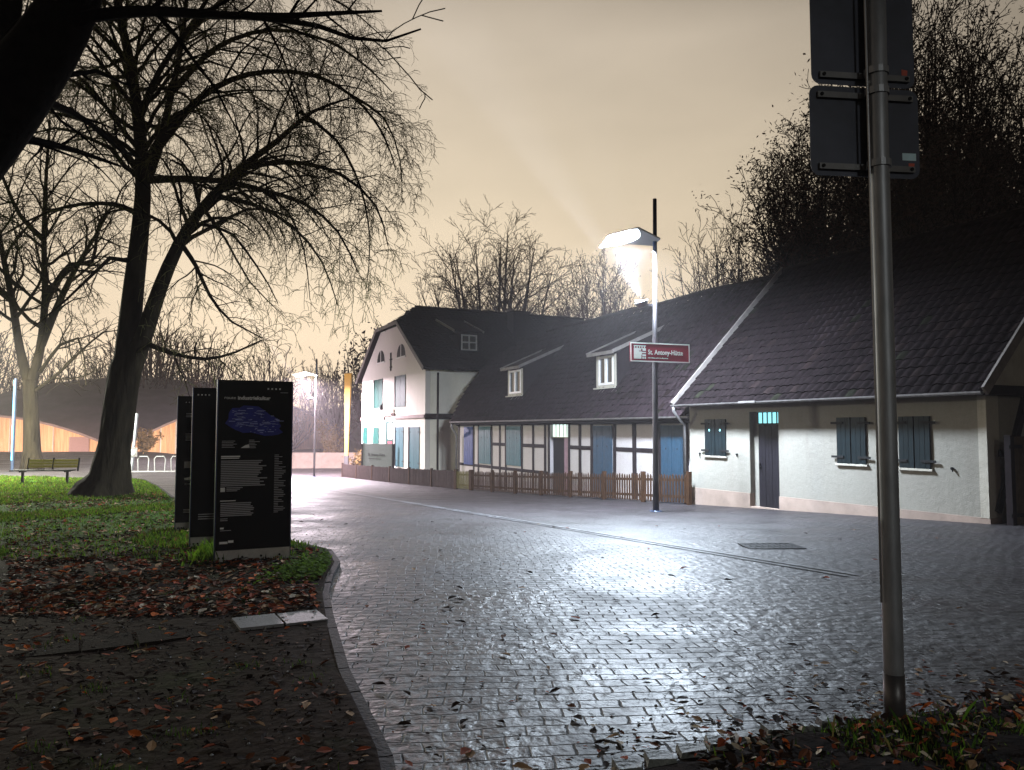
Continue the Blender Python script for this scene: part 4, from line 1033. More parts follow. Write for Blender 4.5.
# ------------------------------------------------------------------ trees
def rotv(d, ang, az):
    a = d.orthogonal().normalized(); a = Matrix.Rotation(az, 3, d) @ a
    return (Matrix.Rotation(ang, 3, a) @ d).normalized()
def catmull(pts, rads, step):
    out, ro = [], []
    P_ = [pts[0]*2-pts[1]]+list(pts)+[pts[-1]*2-pts[-2]]
    for i in range(1, len(P_)-2):
        p0, p1, p2, p3 = P_[i-1:i+3]; n = max(1, int((p2-p1).length/step))
        for k in range(n):
            t = k/n
            out.append(.5*((2*p1)+(p2-p0)*t+(2*p0-5*p1+4*p2-p3)*t*t+(3*p1-p0-3*p2+p3)*t**3)); ro.append(rads[i-1]+(rads[i]-rads[i-1])*t)
    out.append(pts[-1]); ro.append(rads[-1]); return out, ro
class Tree:
    def __init__(s, seed, lift=.15, droop=0.0, wander=.22, minr=.006, ratio=.5, ang=(28, 62), dens=(1.6, 2.6, 5.0), sides=(10, 6, 4, 3), kid=.72, maxlen=99, turn=0.0):
        s.r = random.Random(seed); s.mb = MB(); s.tw = MB(); s.tips = []
        s.lift, s.droop, s.wander, s.minr, s.ratio, s.ang, s.dens, s.sides, s.kid, s.maxlen = lift, droop, wander, minr, ratio, ang, dens, sides, kid, maxlen
    def limb(s, pts, rads, lv, maxlv, t0=.15):
        s.mb.tube(pts, rads, s.sides[min(lv, 3)], cap=False) if lv < 2 else s.tw.tube(pts, rads, s.sides[min(lv, 3)], cap=False)
        if lv >= maxlv: s.tips.append((pts[-1], (pts[-1]-pts[-2]).normalized())); return
        ln = [0]
        for p, q in zip(pts, pts[1:]): ln.append(ln[-1]+(q-p).length)
        L = ln[-1]; n = max(2, int(L*s.dens[min(lv, len(s.dens)-1)])); az = s.r.uniform(0, 6.28)
        for k in range(n):
            t = t0+(1-t0)*(k+s.r.random())/n
            if t > .985: continue
            x = t*L; i = 0
            while i < len(ln)-2 and ln[i+1] < x: i += 1
            f = (x-ln[i])/max(1e-6, ln[i+1]-ln[i]); p = pts[i].lerp(pts[i+1], f); r = rads[i]+(rads[i+1]-rads[i])*f
            d = (pts[i+1]-pts[i]).normalized(); az += 2.4+s.r.uniform(-.6, .6)
            nd = rotv(d, math.radians(s.r.uniform(*s.ang)), az)
            l = min(s.maxlen, (L*s.ratio*(1.05-.55*t)+.12)*s.r.uniform(.6, 1.25))
            if lv == 0: l = min(l, 5.5)
            s.branch(p, nd, l, max(s.minr*1.05, min(r*s.kid, .02+l*.016)), lv+1, maxlv)
    def branch(s, p, d, l, r, lv, maxlv):
        m = 7 if lv == 1 else (5 if lv == 2 else 3)
        pts, rads = [p], [r]; w = s.wander*(1.0 if lv < 3 else 1.3)
        for k in range(m):
            u = (k+1)/m
            d = (d+Vector((s.r.gauss(0, w), s.r.gauss(0, w), s.r.gauss(0, w)))*.7+Vector((0, 0, s.lift*(1-u)-s.droop*u))).normalized()
            p = p+d*(l/m); pts.append(p); rads.append(max(s.minr, r*(1-.8*u)))
        s.limb(pts, rads, lv, maxlv, .12)
    def build(s, rt, mat_, trunk='trunk', crown='crown', leaf=None):
        s.mb.build(trunk, mat_, rt, smooth=True)
        s.tw.build(crown, mat_, rt)

def world_root(name, loc, label, cat, group=None):
    return root(name, loc, label, cat, group, 0.0, tuple(loc))

# the big tree on the left ------------------------------------------------
Y = 20.2
def limbpts(uvs, r0, r1, step=.45):
    ps = [at(u, v, y) for (u, v, y) in uvs]; n = len(ps)
    rs = [r0+(r1-r0)*(i/(n-1))**.8 for i in range(n)]
    return catmull(ps, rs, step)
gz = ground(-10.74, 20.2)
bt = world_root('bare_tree', (-10.74, 20.2, gz), 'large leafless tree with two stems and drooping twigs standing on the lawn beside the boards', 'tree')
T1 = Tree(3, lift=.16, droop=.40, wander=.22, minr=.0050, ratio=.38, ang=(30, 70), dens=(3.4, 4.4, 9.0), sides=(12, 6, 4, 3), kid=.42)
tr_pts = [at(104, 500, Y)-Vector((0, 0, .3)), at(105, 494, Y), at(110, 478, Y), at(115, 445, Y), at(121, 400, Y), at(125, 368, Y), at(127, 352, Y), at(128, 342, Y)]
tr_rad = [1.0, .74, .50, .385, .395, .36, .22, .05]
pp, rr2 = catmull(tr_pts, tr_rad, .12)
o_ = len(T1.mb.v); K_ = 40; T1.mb.tube(pp, rr2, K_)
for i in range(len(pp)):
    for j in range(K_):
        v = Vector(T1.mb.v[o_+i*K_+j]); th_ = 2*math.pi*j/K_; h_ = pp[i].z
        fl_ = max(0, 1-(h_-pp[0].z)/1.3)
        f_ = 1+.035*math.sin(7*th_+h_*1.1)+.03*math.sin(13*th_-h_*2.3+1)+.022*math.sin(19*th_+h_*4)+fl_*.20*math.sin(4*th_+.6)+R.uniform(-.012, .012)
        T1.mb.v[o_+i*K_+j] = tuple(pp[i]+(v-pp[i])*f_)
LIMBS = [
    ([(118, 420, Y), (126, 368, Y), (129, 335, Y), (134, 285, Y), (140, 232, Y), (143, 182, Y), (139, 125, Y+.3), (130, 62, Y+.5), (119, 12, Y+.6), (108, -60, Y+.6), (100, -130, Y+.8)], .385, .07),
    ([(124, 405, Y), (132, 370, Y-.1), (146, 330, Y-.2), (160, 288, Y-.3), (178, 246, Y-.5), (200, 211, Y-.7), (236, 172, Y-1.0), (276, 142, Y-1.2), (312, 112, Y-1.2), (350, 98, Y-1.1)], .30, .03),
    ([(142, 190, Y), (158, 150, Y+.6), (170, 100, Y+1.2), (182, 40, Y+1.6), (190, -40, Y+1.8), (196, -110, Y+2)], .20, .05),
    ([(143, 180, Y), (178, 179, Y-.8), (222, 181, Y-1.5), (262, 190, Y-2.0), (305, 204, Y-2.4), (338, 232, Y-2.6), (358, 272, Y-2.6)], .16, .02),
    ([(158, 148, Y+.5), (200, 98, Y+.6), (250, 74, Y+.6), (308, 74, Y+.4), (352, 96, Y+.2), (382, 132, Y), (396, 170, Y)], .15, .02),
    ([(172, 92, Y+1.2), (216, 48, Y+1.6), (270, 30, Y+1.8), (325, 40, Y+1.8), (366, 66, Y+1.6), (392, 92, Y+1.5)], .13, .02),
    ([(150, 345, Y-.2), (175, 354, Y-1.0), (206, 359, Y-1.7), (236, 352, Y-2.2), (262, 340, Y-2.5)], .10, .02),
    ([(180, 242, Y-.5), (196, 266, Y-1.4), (210, 296, Y-2.0), (232, 322, Y-2.3), (262, 338, Y-2.4)], .10, .018),
    ([(214, 196, Y-.8), (252, 204, Y-.2), (292, 226, Y+.2), (322, 262, Y+.4), (338, 306, Y+.4)], .11, .018),
    ([(240, 168, Y-1.0), (290, 162, Y-1.8), (340, 174, Y-2.2), (376, 206, Y-2.2), (388, 246, Y-2.2)], .11, .018),
    ([(262, 190, Y-2.0), (288, 212, Y-2.3), (304, 250, Y-2.4), (310, 300, Y-2.4)], .06, .012),
    ([(300, 112, Y-1.2), (336, 140, Y-1.5), (360, 186, Y-1.6), (370, 240, Y-1.6), (366, 290, Y-1.6)], .07, .012),
    ([(352, 96, Y+.2), (384, 118, Y+.4), (400, 160, Y+.5), (402, 205, Y+.5)], .06, .012),
    ([(206, 212, Y-.7), (226, 240, Y-.4), (250, 282, Y-.2), (286, 318, Y)], .07, .012),
    ([(138, 170, Y), (112, 138, Y-.6), (78, 116, Y-1.1), (36, 106, Y-1.4), (-10, 112, Y-1.6)], .14, .03),
    ([(141, 215, Y), (112, 204, Y+.8), (70, 206, Y+1.6), (30, 220, Y+2.4), (-15, 246, Y+3)], .12, .02),
    ([(136, 262, Y), (110, 258, Y-.8), (92, 275, Y-1.3), (66, 300, Y-1.7), (30, 330, Y-2)], .10, .02),
    ([(138, 120, Y+.3), (160, 70, Y-.8), (196, 18, Y-1.6), (230, -40, Y-2.2), (270, -80, Y-2.5)], .13, .03),
    ([(132, 66, Y+.5), (96, 30, Y+.2), (50, 6, Y), (0, -10, Y)], .11, .03),
    ([(182, 40, Y+1.6), (232, -6, Y+2.2), (290, -16, Y+2.6), (345, 6, Y+2.6), (386, 40, Y+2.6)], .11, .02),
]
for k, (uv, r0, r1) in enumerate(LIMBS):
    ps, rs = limbpts(uv, r0*(1 if k < 2 else .72), r1*.7); T1.limb(ps, rs, 0, 3, .40 if k < 3 else .18)
T1.mb.build('trunk', M['bark'], bt, smooth=True); T1.tw.build('crown', M['twig'], bt)

# near tree: only its leaning limbs reach into the picture
gz = ground(-6.6, 5.6)
nt_ = world_root('overhanging_tree', (-6.6, 5.6, gz), 'black leaning tree at the picture edge whose limbs overhang the lawn', 'tree')
T2 = Tree(8, lift=.05, droop=.12, wander=.20, minr=.0045, ratio=.34, ang=(28, 60), dens=(1.8, 3.0, 4.5), sides=(12, 6, 4, 3), kid=.5)
yy2 = 6.0
ps, rs = catmull([Vector((-6.6, 5.6, gz-.2)), Vector((-6.3, 5.7, 1.0)), Vector((-5.6, 5.9, 2.2)), at(-90, 215, yy2), at(-20, 135, yy2), at(28, 72, yy2), at(62, 20, yy2), at(86, -40, yy2), at(110, -150, yy2)], [.50, .40, .36, .33, .29, .26, .22, .18, .10], .25)
T2.mb.tube(ps, rs, 16)
for (uv, r0, r1) in [
        ([(58, 28, 6.0), (92, 16, 5.9), (150, 11, 5.8), (215, 15, 5.7), (285, 16, 5.6), (340, 13, 5.5), (382, 11, 5.5)], .065, .008),
        ([(205, 14, 5.7), (262, 18, 5.5), (318, 26, 5.3), (352, 38, 5.2), (386, 41, 5.1), (421, 29, 5.1)], .028, .006),
        ([(-10, 120, 6.0), (-5, 60, 6.3), (8, 0, 6.6), (14, -60, 6.8)], .20, .10),
        ([(28, 92, 6.1), (60, 76, 6.6), (96, 71, 7.0), (130, 86, 7.4)], .045, .010),
        ([(20, 104, 6.0), (52, 104, 6.8), (88, 122, 7.4), (120, 150, 8.0), (140, 158, 8.4)], .05, .012),
        ([(-20, 140, 6.0), (30, 140, 6.6), (80, 152, 7.2), (120, 166, 7.6)], .06, .012),
        ([(60, 20, 6.0), (120, -30, 5.8), (200, -50, 5.6)], .07, .03)]:
    ps, rs = limbpts(uv, r0, r1, .25); T2.limb(ps, rs, 1, 3, .22)
T2.build(nt_, M['bark_black'])

# forked tree beyond the path, left edge
gz = ground(-24.2, 38.5)
ft = world_root('bare_tree', (-24.2, 38.5, gz), 'forked leafless tree beside the thin blue mast, beyond the bench at the left', 'tree')
T3 = Tree(21, lift=.2, droop=.12, wander=.22, minr=.010, ratio=.46, ang=(28, 66), dens=(1.5, 2.1, 3.6), sides=(10, 5, 3, 3), kid=.6)
ps, rs = catmull([at(32, 474, 38.5), at(32, 450, 38.5), at(31, 410, 38.5), at(30, 380, 38.5)], [.60, .40, .34, .33], .5); T3.mb.tube(ps, rs, 12)
for (uv, r0, r1) in [([(29, 384, 38.5), (20, 350, 38.5), (12, 300, 38.7), (2, 250, 39), (-8, 190, 39.5), (-10, 130, 40)], .26, .05), ([(31, 384, 38.5), (40, 350, 38.5), (45, 300, 38.2), (44, 240, 38), (46, 180, 37.5), (50, 120, 37)], .26, .05),
                     ([(41, 345, 38.5), (58, 305, 38), (76, 268, 37), (96, 235, 36.5), (112, 205, 36)], .22, .04), ([(46, 300, 38.2), (70, 265, 39), (92, 262, 40), (100, 220, 41), (118, 205, 42)], .18, .04),
                     ([(40, 372, 38.5), (60, 345, 38), (78, 338, 37.5), (84, 356, 37.2), (86, 385, 37)], .10, .02), ([(12, 300, 38.7), (-10, 280, 40), (-30, 230, 41), (-40, 180, 42)], .2, .04),
                     ([(44, 240, 38), (20, 215, 37), (0, 170, 36), (-10, 140, 36)], .15, .03), ([(34, 392, 38.5), (60, 372, 38.2), (80, 352, 38), (104, 332, 38), (120, 330, 38)], .10, .02)]:
    ps, rs = limbpts(uv, r0, r1, .7); T3.limb(ps, rs, 0, 3, .2)
T3.build(ft, M['bark'])

def bare_tree(seed, h, spread, r, trunk_h, nl=7, minr=.014, maxlv=3, dens=(.8, 1.2, 2.0), droop=.02, lean=0.0, lift=.22):
    t = Tree(seed, lift=lift, droop=droop, wander=.17, minr=minr, ratio=.46, ang=(24, 55), dens=dens, sides=(8, 5, 3, 3), kid=.6)
    base = Vector((0, 0, -.4)); top = Vector((lean*trunk_h, 0, trunk_h)); t.mb.tube([base, Vector((0, 0, .4)), top*.5, top], [r*1.6, r*1.1, r, r*.92], 9)
    for k in range(nl):
        an = 2*math.pi*k/nl+t.r.uniform(-.4, .4); fr = math.sqrt((k+.3)/nl)*t.r.uniform(.85, 1.05); out = spread*fr; an = 2.39996*k+t.r.uniform(-.3, .3); hh = trunk_h+(h-trunk_h)*math.sqrt(max(.05, 1-.86*min(1, fr*fr)))*t.r.uniform(.9, 1.03)
        e = Vector((math.cos(an)*out, math.sin(an)*out, hh)); s0 = top-Vector((0, 0, t.r.uniform(0, trunk_h*.35)))
        mid = s0.lerp(e, .45)+Vector((math.cos(an)*out*.16, math.sin(an)*out*.16, -h*.03)); m2 = s0.lerp(e, .75)+Vector((math.cos(an)*out*.1, math.sin(an)*out*.1, 0))
        ps, rs = catmull([s0, mid, m2, e], [r*.62, r*.36, r*.2, r*.06], h/16); t.limb(ps, rs, 0, maxlv, .15)
    return t
def plant_tree(t, name, x, y, label, mat_, cat='tree', group=None, z=None, leaves=None):
    rt = root(name, (x, y, terrain(x, y)+.25 if z is None else z), label, cat, group)
    t.mb.build('trunk', mat_, rt, smooth=True, raw=True); t.tw.build('crown' if leaves is None else 'twigs', mat_, rt, raw=True)
    if leaves:
        mm, size, per, sc = leaves; lb = MB(); q = t.r
        for (p, d) in t.tips:
            for _ in range(per):
                c = p+Vector((q.gauss(0, sc), q.gauss(0, sc), q.gauss(0, sc))); a = Vector((q.gauss(0, 1), q.gauss(0, 1), q.gauss(0, 1))).normalized(); b = a.orthogonal().normalized()
                s_ = size*q.uniform(.6, 1.3); lb.add([c-a*s_, c+b*s_*.5, c+a*s_, c-b*s_*.5], [(0, 1, 2, 3)])
        lb.build('foliage', mm, rt, raw=True)
    return rt

# the round bare tree behind the white house, the misty one and the ones right of the lamp
plant_tree(bare_tree(35, 22.8, 8.6, .44, 7.0, nl=15, minr=.018, dens=(1.0, 1.7, 3.0), lift=.08), 'bare_tree', -1.6, 72, 'round-crowned leafless tree rising behind the roof of the white two-storey house', M['bark_pale'])
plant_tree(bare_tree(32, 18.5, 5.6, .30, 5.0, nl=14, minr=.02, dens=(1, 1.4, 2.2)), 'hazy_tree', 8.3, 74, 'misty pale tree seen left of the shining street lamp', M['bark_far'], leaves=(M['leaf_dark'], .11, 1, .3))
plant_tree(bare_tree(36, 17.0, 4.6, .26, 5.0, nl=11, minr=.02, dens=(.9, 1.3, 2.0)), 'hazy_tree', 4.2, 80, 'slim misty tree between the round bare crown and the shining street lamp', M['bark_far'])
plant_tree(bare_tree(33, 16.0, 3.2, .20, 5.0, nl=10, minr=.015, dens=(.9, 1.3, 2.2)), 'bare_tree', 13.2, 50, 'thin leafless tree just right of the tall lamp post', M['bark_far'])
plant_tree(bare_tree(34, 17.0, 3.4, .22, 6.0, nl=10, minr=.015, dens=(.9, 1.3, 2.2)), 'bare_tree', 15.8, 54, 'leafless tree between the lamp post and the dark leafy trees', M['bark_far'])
# dark leafy trees on the slope behind the cottage
lt = bare_tree(41, 20.0, 4.6, .34, 4.0, nl=22, minr=.02, dens=(1.1, 1.5, 1.9), droop=.1)
plant_tree(lt, 'leafy_tree', 18.4, 45, 'dark russet leafy tree behind the ridge of the cottage roof, left of the sign post', M['bark_black'], leaves=(M['leaf_dark'], .13, 6, .36))
lt = bare_tree(42, 25.0, 4.6, .40, 5.0, nl=24, minr=.02, dens=(.9, 1.3, 1.7), droop=.08)
plant_tree(lt, 'leafy_tree', 22.6, 41, 'tall dark leafy tree right of the sign backs', M['bark_black'], leaves=(M['leaf_dark_green'], .14, 5, .34))
lt = bare_tree(43, 20.5, 5.0, .40, 5.0, nl=24, minr=.02, dens=(.9, 1.3, 1.7), droop=.08)
plant_tree(lt, 'leafy_tree', 28.2, 42, 'dark leafy tree at the right edge above the cottage roof', M['bark_black'], leaves=(M['leaf_dark_green'], .14, 5, .34))
lt = bare_tree(44, 15.5, 4.4, .32, 3.0, nl=18, minr=.02, dens=(.9, 1.3, 1.8), droop=.08)
plant_tree(lt, 'leafy_tree', 21.0, 37, 'low dark leafy tree filling the gap behind the two sign backs', M['bark_black'], leaves=(M['leaf_dark_green'], .13, 9, .42))
# trees and thicket beyond the lamp at the end of the street
lt = bare_tree(51, 14.0, 4.6, .35, 3.0, nl=14, minr=.028, dens=(.8, 1.0, 1.5))
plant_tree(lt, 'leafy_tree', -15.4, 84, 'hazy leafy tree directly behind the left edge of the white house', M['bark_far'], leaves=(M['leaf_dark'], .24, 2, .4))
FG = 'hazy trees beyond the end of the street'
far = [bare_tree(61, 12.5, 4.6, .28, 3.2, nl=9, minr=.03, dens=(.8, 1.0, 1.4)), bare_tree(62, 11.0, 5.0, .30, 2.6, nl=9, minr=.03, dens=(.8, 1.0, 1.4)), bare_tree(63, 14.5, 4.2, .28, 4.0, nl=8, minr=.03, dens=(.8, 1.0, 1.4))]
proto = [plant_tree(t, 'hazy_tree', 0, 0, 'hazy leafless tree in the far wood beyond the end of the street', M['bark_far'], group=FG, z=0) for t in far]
spots = [(-21, 92), (-25.5, 88), (-30, 95), (-35, 90), (-41, 98), (-47, 102), (-54, 104), (-62, 108), (-70, 104), (-78, 112), (-18, 104), (-11, 96), (-28, 108), (-38, 112), (-56, 118), (-5, 104), (3, 108), (-48, 116), (-64, 120), (-74, 118), (-84, 108), (-44, 92), (-33, 100), (-23, 98), (-92, 116), (-58, 96), (-86, 122), (-50, 124), (-40, 122), (-30, 118)]
for i, (x, y) in enumerate(spots):
    o = proto[i] if i < 3 else copy_tree(proto[i % 3])
    o.location = (x, y, terrain(x, y)); o.rotation_euler = (0, 0, i*2.1); s_ = (.85 if x > -34 else 1.2)+.22*math.sin(i*3.7); o.scale = (s_, s_, s_*(1+.1*math.cos(i*2.2)))
# shrubs
def shrub(seed, name, x, y, w, h, label, mm, n=900, size=.09):
    q = random.Random(seed); rt = root(name, (x, y, ground(x, y)), label, 'shrub')
    mb = MB(); lb = MB()
    for k in range(14):
        an = q.uniform(0, 6.28); r_ = q.uniform(.2, 1)*w/2; e = Vector((math.cos(an)*r_, math.sin(an)*r_, h*q.uniform(.55, 1)))
        mb.tube([Vector((e.x*.15, e.y*.15, -.1)), e*.5+Vector((0, 0, .1)), e], [.02, .014, .006], 4, cap=False)
        for _ in range(n//14):
            t = q.uniform(.25, 1.08); c = e*t+Vector((q.gauss(0, .16), q.gauss(0, .16), q.gauss(0, .14)))
            a = Vector((q.gauss(0, 1), q.gauss(0, 1), q.gauss(0, 1))).normalized(); b = a.orthogonal().normalized(); s_ = size*q.uniform(.6, 1.3)
            lb.add([c-a*s_, c+b*s_*.5, c+a*s_, c-b*s_*.5], [(0, 1, 2, 3)])
    mb.build('stem', M['bark'], rt, raw=True); lb.build('foliage', mm, rt, raw=True)
shrub(71, 'shrub', -32.2, 66.5, 3.2, 2.0, 'golden shrub lit in front of the right arch of the shelter', M['leaf_gold'], 1400, .12)
shrub(72, 'shrub', -12.6, 64, 2.6, 1.5, 'rusty shrub at the foot of the yellow column', M['leaf_gold'], 900, .11)
shrub(73, 'shrub', -17.6, 74, 3.6, 4.4, 'tall orange-leaved shrub between the far lamp and the yellow column', M['leaf_gold'], 1200, .12)

# ------------------------------------------------------------------ grass, weeds, leaves
def blade(mb, x, y, z, h, mi, q, w=.006):
    an = q.uniform(0, 6.28); lean = q.uniform(.1, .7)*h; dx, dy = math.cos(an), math.sin(an)
    mb.add([(x-dy*w, y+dx*w, z), (x+dy*w, y-dx*w, z), (x+dx*lean*.4+dy*w*.7, y+dy*lean*.4-dx*w*.7, z+h*.6), (x+dx*lean, y+dy*lean, z+h)], [(0, 1, 2), (0, 2, 3)], mi)
q = random.Random(5); mb = MB()
def lawn_z(x, y): return ground(x, y)+.045+.025*(math.sin(x*2.1+y*.7)+math.sin(x*.9-y*1.7+2)+.6*math.sin(x*4.3+y*3.1))/2.6
cnt = 0
while cnt < 42000:
    y = 9+23.5*q.random()**1.2; x = -.67*y+q.uniform(-1.0, .62*y)
    if x > lawn_right(y)-.05: continue
    patch = math.sin(x*1.3+2*math.sin(y*.6))+math.sin(y*1.1-x*.5)
    if y < 19 and patch < .45*(19-y)/6 and q.random() < .88: continue
    blade(mb, x, y, lawn_z(x, y)-.01, q.uniform(.03, .085), q.choice((0, 1, 1, 2, 2, 3)), q, .005+.0004*y); cnt += 1
tag(mb.build('grass', GRASS), kind='stuff')
mb = MB()
for k in range(2600):   # bright weeds by the near board
    x, y = q.gauss(-2.15, .17), q.gauss(8.3, .42)
    if x > kerb_x(y)-.07 or abs(y-8.3) > .95: continue
    z = lawn_z(x, y); s_ = q.uniform(.012, .034); an = q.uniform(0, 6.28); h = q.uniform(.005, .085)
    c = Vector((x, y, z+h)); a = Vector((math.cos(an), math.sin(an), q.uniform(-.3, .5)))*s_; b = Vector((-math.sin(an), math.cos(an), q.uniform(-.3, .5)))*s_*.7
    mb.add([c-a, c-b, c+a, c+b], [(0, 1, 2, 3)], q.choice((1, 2, 2, 2)))
for k in range(500):
    x, y = q.gauss(-3.55, .12), q.gauss(9.3, .25); z = lawn_z(x, y); blade(mb, x, y, z, q.uniform(.06, .22), q.choice((1, 2, 2)), q, .007)
tag(mb.build('weeds', GRASS), kind='stuff')
mb = MB()
for k in range(7000):   # verge moss and blades, bottom right
    x = q.uniform(.9, 5.0); y = verge_y(x)-.05-abs(q.gauss(0, .5))
    if y < 1.6: continue
    pt = math.sin(x*3.1+1)+math.sin(y*5.2+x)
    if pt < .25 and q.random() < .9: continue
    blade(mb, x, y, ground(x, y)+.02, q.uniform(.015, .05) if q.random() < .985 else q.uniform(.09, .17), q.choice((0, 0, 1, 2, 3)), q, .0045)
tag(mb.build('verge_grass', GRASS), kind='stuff')

def leaf(mb, x, y, z, s, mi, q, flat=.35):
    an = q.uniform(0, 6.28); ax = Vector((math.cos(an), math.sin(an), q.uniform(-flat, flat))); ay = Vector((-math.sin(an), math.cos(an), q.uniform(-flat, flat)))
    c = Vector((x, y, z+s*.28)); cu = q.uniform(.05, .4)*s; up = Vector((0, 0, cu))
    l, w = s, s*q.uniform(.42, .75)
    mb.add([c-ax*l*1.25, c-ax*l*.55+ay*w*.8+up, c+ax*l*.15+ay*w+up*.8, c+ax*l*.95+ay*w*.3+up*.3, c+ax*l*1.1, c+ax*l*.85-ay*w*.35+up*.3, c+ax*l*.1-ay*w+up*.9, c-ax*l*.6-ay*w*.75+up, c],
           [(8, 0, 1), (8, 1, 2), (8, 2, 3), (8, 3, 4), (8, 4, 5), (8, 5, 6), (8, 6, 7), (8, 7, 0)], mi)
mb = MB(); PAL = (0, 0, 0, 1, 1, 1, 2, 3, 4, 4, 5)
def slabby(x, y):
    v = Vector((x, y))-p0; t = v.dot(dr); return -.3 < t < 4 and abs(v.dot(pr_)) < .24
n = 0
while n < 2600:          # the carpet of leaves before the boards
    y = q.uniform(6.1, 9.0); x = q.uniform(-.62*y-.3, kerb_x(y)-.08)
    if slabby(x, y): continue
    v = Vector((x, y))-p0
    if v.dot(pr_) > .1 and q.random() < .9 : continue   # near side of the slab path: sparse
    edge = (y-6.2)/2.8
    if q.random() < .35*edge: continue
    leaf(mb, x, y, lawn_z(x, y), q.uniform(.018, .048), q.choice(PAL), q); n += 1
for k in range(3600):     # scattered further up the lawn
    y = 8.8+13*q.random()**1.5; x = q.uniform(-.66*y, lawn_right(y)-.1); leaf(mb, x, y, lawn_z(x, y), q.uniform(.02, .05), q.choice((0, 0, 1, 3, 4, 4)), q)
for k in range(900):     # round the big trunk
    an = q.uniform(0, 6.28); r_ = .8+abs(q.gauss(0, 1.6)); x, y = -10.6+math.cos(an)*r_*1.3, 19.3+math.sin(an)*r_
    if x < lawn_right(y)-.1: leaf(mb, x, y, lawn_z(x, y), q.uniform(.03, .06), q.choice((0, 3, 3, 1, 4)), q)
for k in range(800):     # bare soil in front
    y = q.uniform(2.6, 6.2); x = q.uniform(-.72*y, kerb_x(y)-.08)
    leaf(mb, x, y, lawn_z(x, y), q.uniform(.010, .034), q.choice((0, 0, 4, 4, 4, 1, 3, 2)), q)
tag(mb.build('fallen_leaves', LEAF), kind='stuff')
mb = MB()
for k in range(650):     # leaves and crumbs on the paving
    y = 2.9+13*q.random()**1.6; x = kerb_x(y)+.1+abs(q.gauss(0, .45))*y*.5 if q.random() < .55 else q.uniform(kerb_x(y)+.1, .62*y)
    a, b = AB(x, y)
    if b > 14.2: continue
    s_ = q.uniform(.006, .018) if q.random() < .8 else q.uniform(.022, .045)
    leaf(mb, x, y, ground(x, y)+.002, s_, q.choice((0, 4, 4, 4, 4, 1, 3)), q, .2)
for k in range(300):     # drift of litter before the verge
    x = q.uniform(.3, 3.2); y = verge_y(x)+abs(q.gauss(0, .35)); leaf(mb, x, y, ground(x, y)+.002, q.uniform(.008, .03), q.choice((0, 4, 4, 4, 1, 3, 5)), q, .25)
tag(mb.build('street_leaves', LEAF), kind='stuff')
mb = MB()
for k in range(1300):
    x = q.uniform(.8, 4.6); y = verge_y(x)-abs(q.gauss(0, .55)); 
    if y < 1.8: continue
    leaf(mb, x, y, ground(x, y)+.035, q.uniform(.010, .030), q.choice((0, 0, 1, 4, 4, 4, 2, 5, 3)), q, .6)
tag(mb.build('verge_leaves', LEAF), kind='stuff')
# soil crumbs on the bare patch
mb = MB()
for k in range(1500):
    y = q.uniform(2.5, 8.0); x = q.uniform(-.72*y, kerb_x(y)-.07)
    if slabby(x, y) and q.random() < .8: continue
    s_ = abs(q.gauss(.008, .006))+.003; z = lawn_z(x, y)
    c = Vector((x, y, z)); 
    vs = [c+Vector((q.uniform(-1, 1), q.uniform(-1, 1), q.uniform(-.3, .9)))*s_ for _ in range(4)]
    mb.add(vs, [(0, 1, 2), (0, 2, 3), (0, 3, 1), (1, 3, 2)])
tag(mb.build('soil_crumbs', M['soil']), kind='stuff')
mb = MB()
for k in range(1500):
    y = q.uniform(2.4, 8.5); x = q.uniform(-.72*y, kerb_x(y)-.08); z = lawn_z(x, y); s_ = q.uniform(.003, .011)
    c = Vector((x, y, z+s_*.4)); vs = [c+Vector((math.cos(t*1.257)*s_*q.uniform(.7, 1.2), math.sin(t*1.257)*s_*q.uniform(.7, 1.2), 0)) for t in range(5)]+[c+Vector((0, 0, s_*.7))]
    mb.add(vs, [(i, (i+1) % 5, 5) for i in range(5)], q.choice((0, 0, 0, 1)))
for k in range(260):
    y = q.uniform(2.4, 8.5); x = q.uniform(-.72*y, kerb_x(y)-.1); z = lawn_z(x, y)+.006; an = q.uniform(0, 3.14); l = q.uniform(.03, .12)
    d = Vector((math.cos(an), math.sin(an), q.uniform(-.1, .15))); mb.tube([Vector((x, y, z)), Vector((x, y, z))+d*l*.5+Vector((0, 0, .004)), Vector((x, y, z))+d*l+Vector((q.uniform(-.01, .01), q.uniform(-.01, .01), 0))], [.0028, .0022, .0012], 4, 2)
tag(mb.build('soil_litter', [M['kerb'], M['slab_light'], M['bark']]), kind='stuff')
mb = MB(); nt2 = 0
for k in range(46):
    y0 = q.uniform(2.5, 8.2); x0_ = q.uniform(-.7*y0, kerb_x(y0)-.15)
    for j in range(q.randint(10, 42)):
        x, y = x0_+q.gauss(0, .05), y0+q.gauss(0, .05)
        if x < kerb_x(y)-.08: blade(mb, x, y, lawn_z(x, y)-.003, q.uniform(.01, .045), q.choice((0, 0, 1, 3)), q, .003)
tag(mb.build('soil_grass', GRASS), kind='stuff')
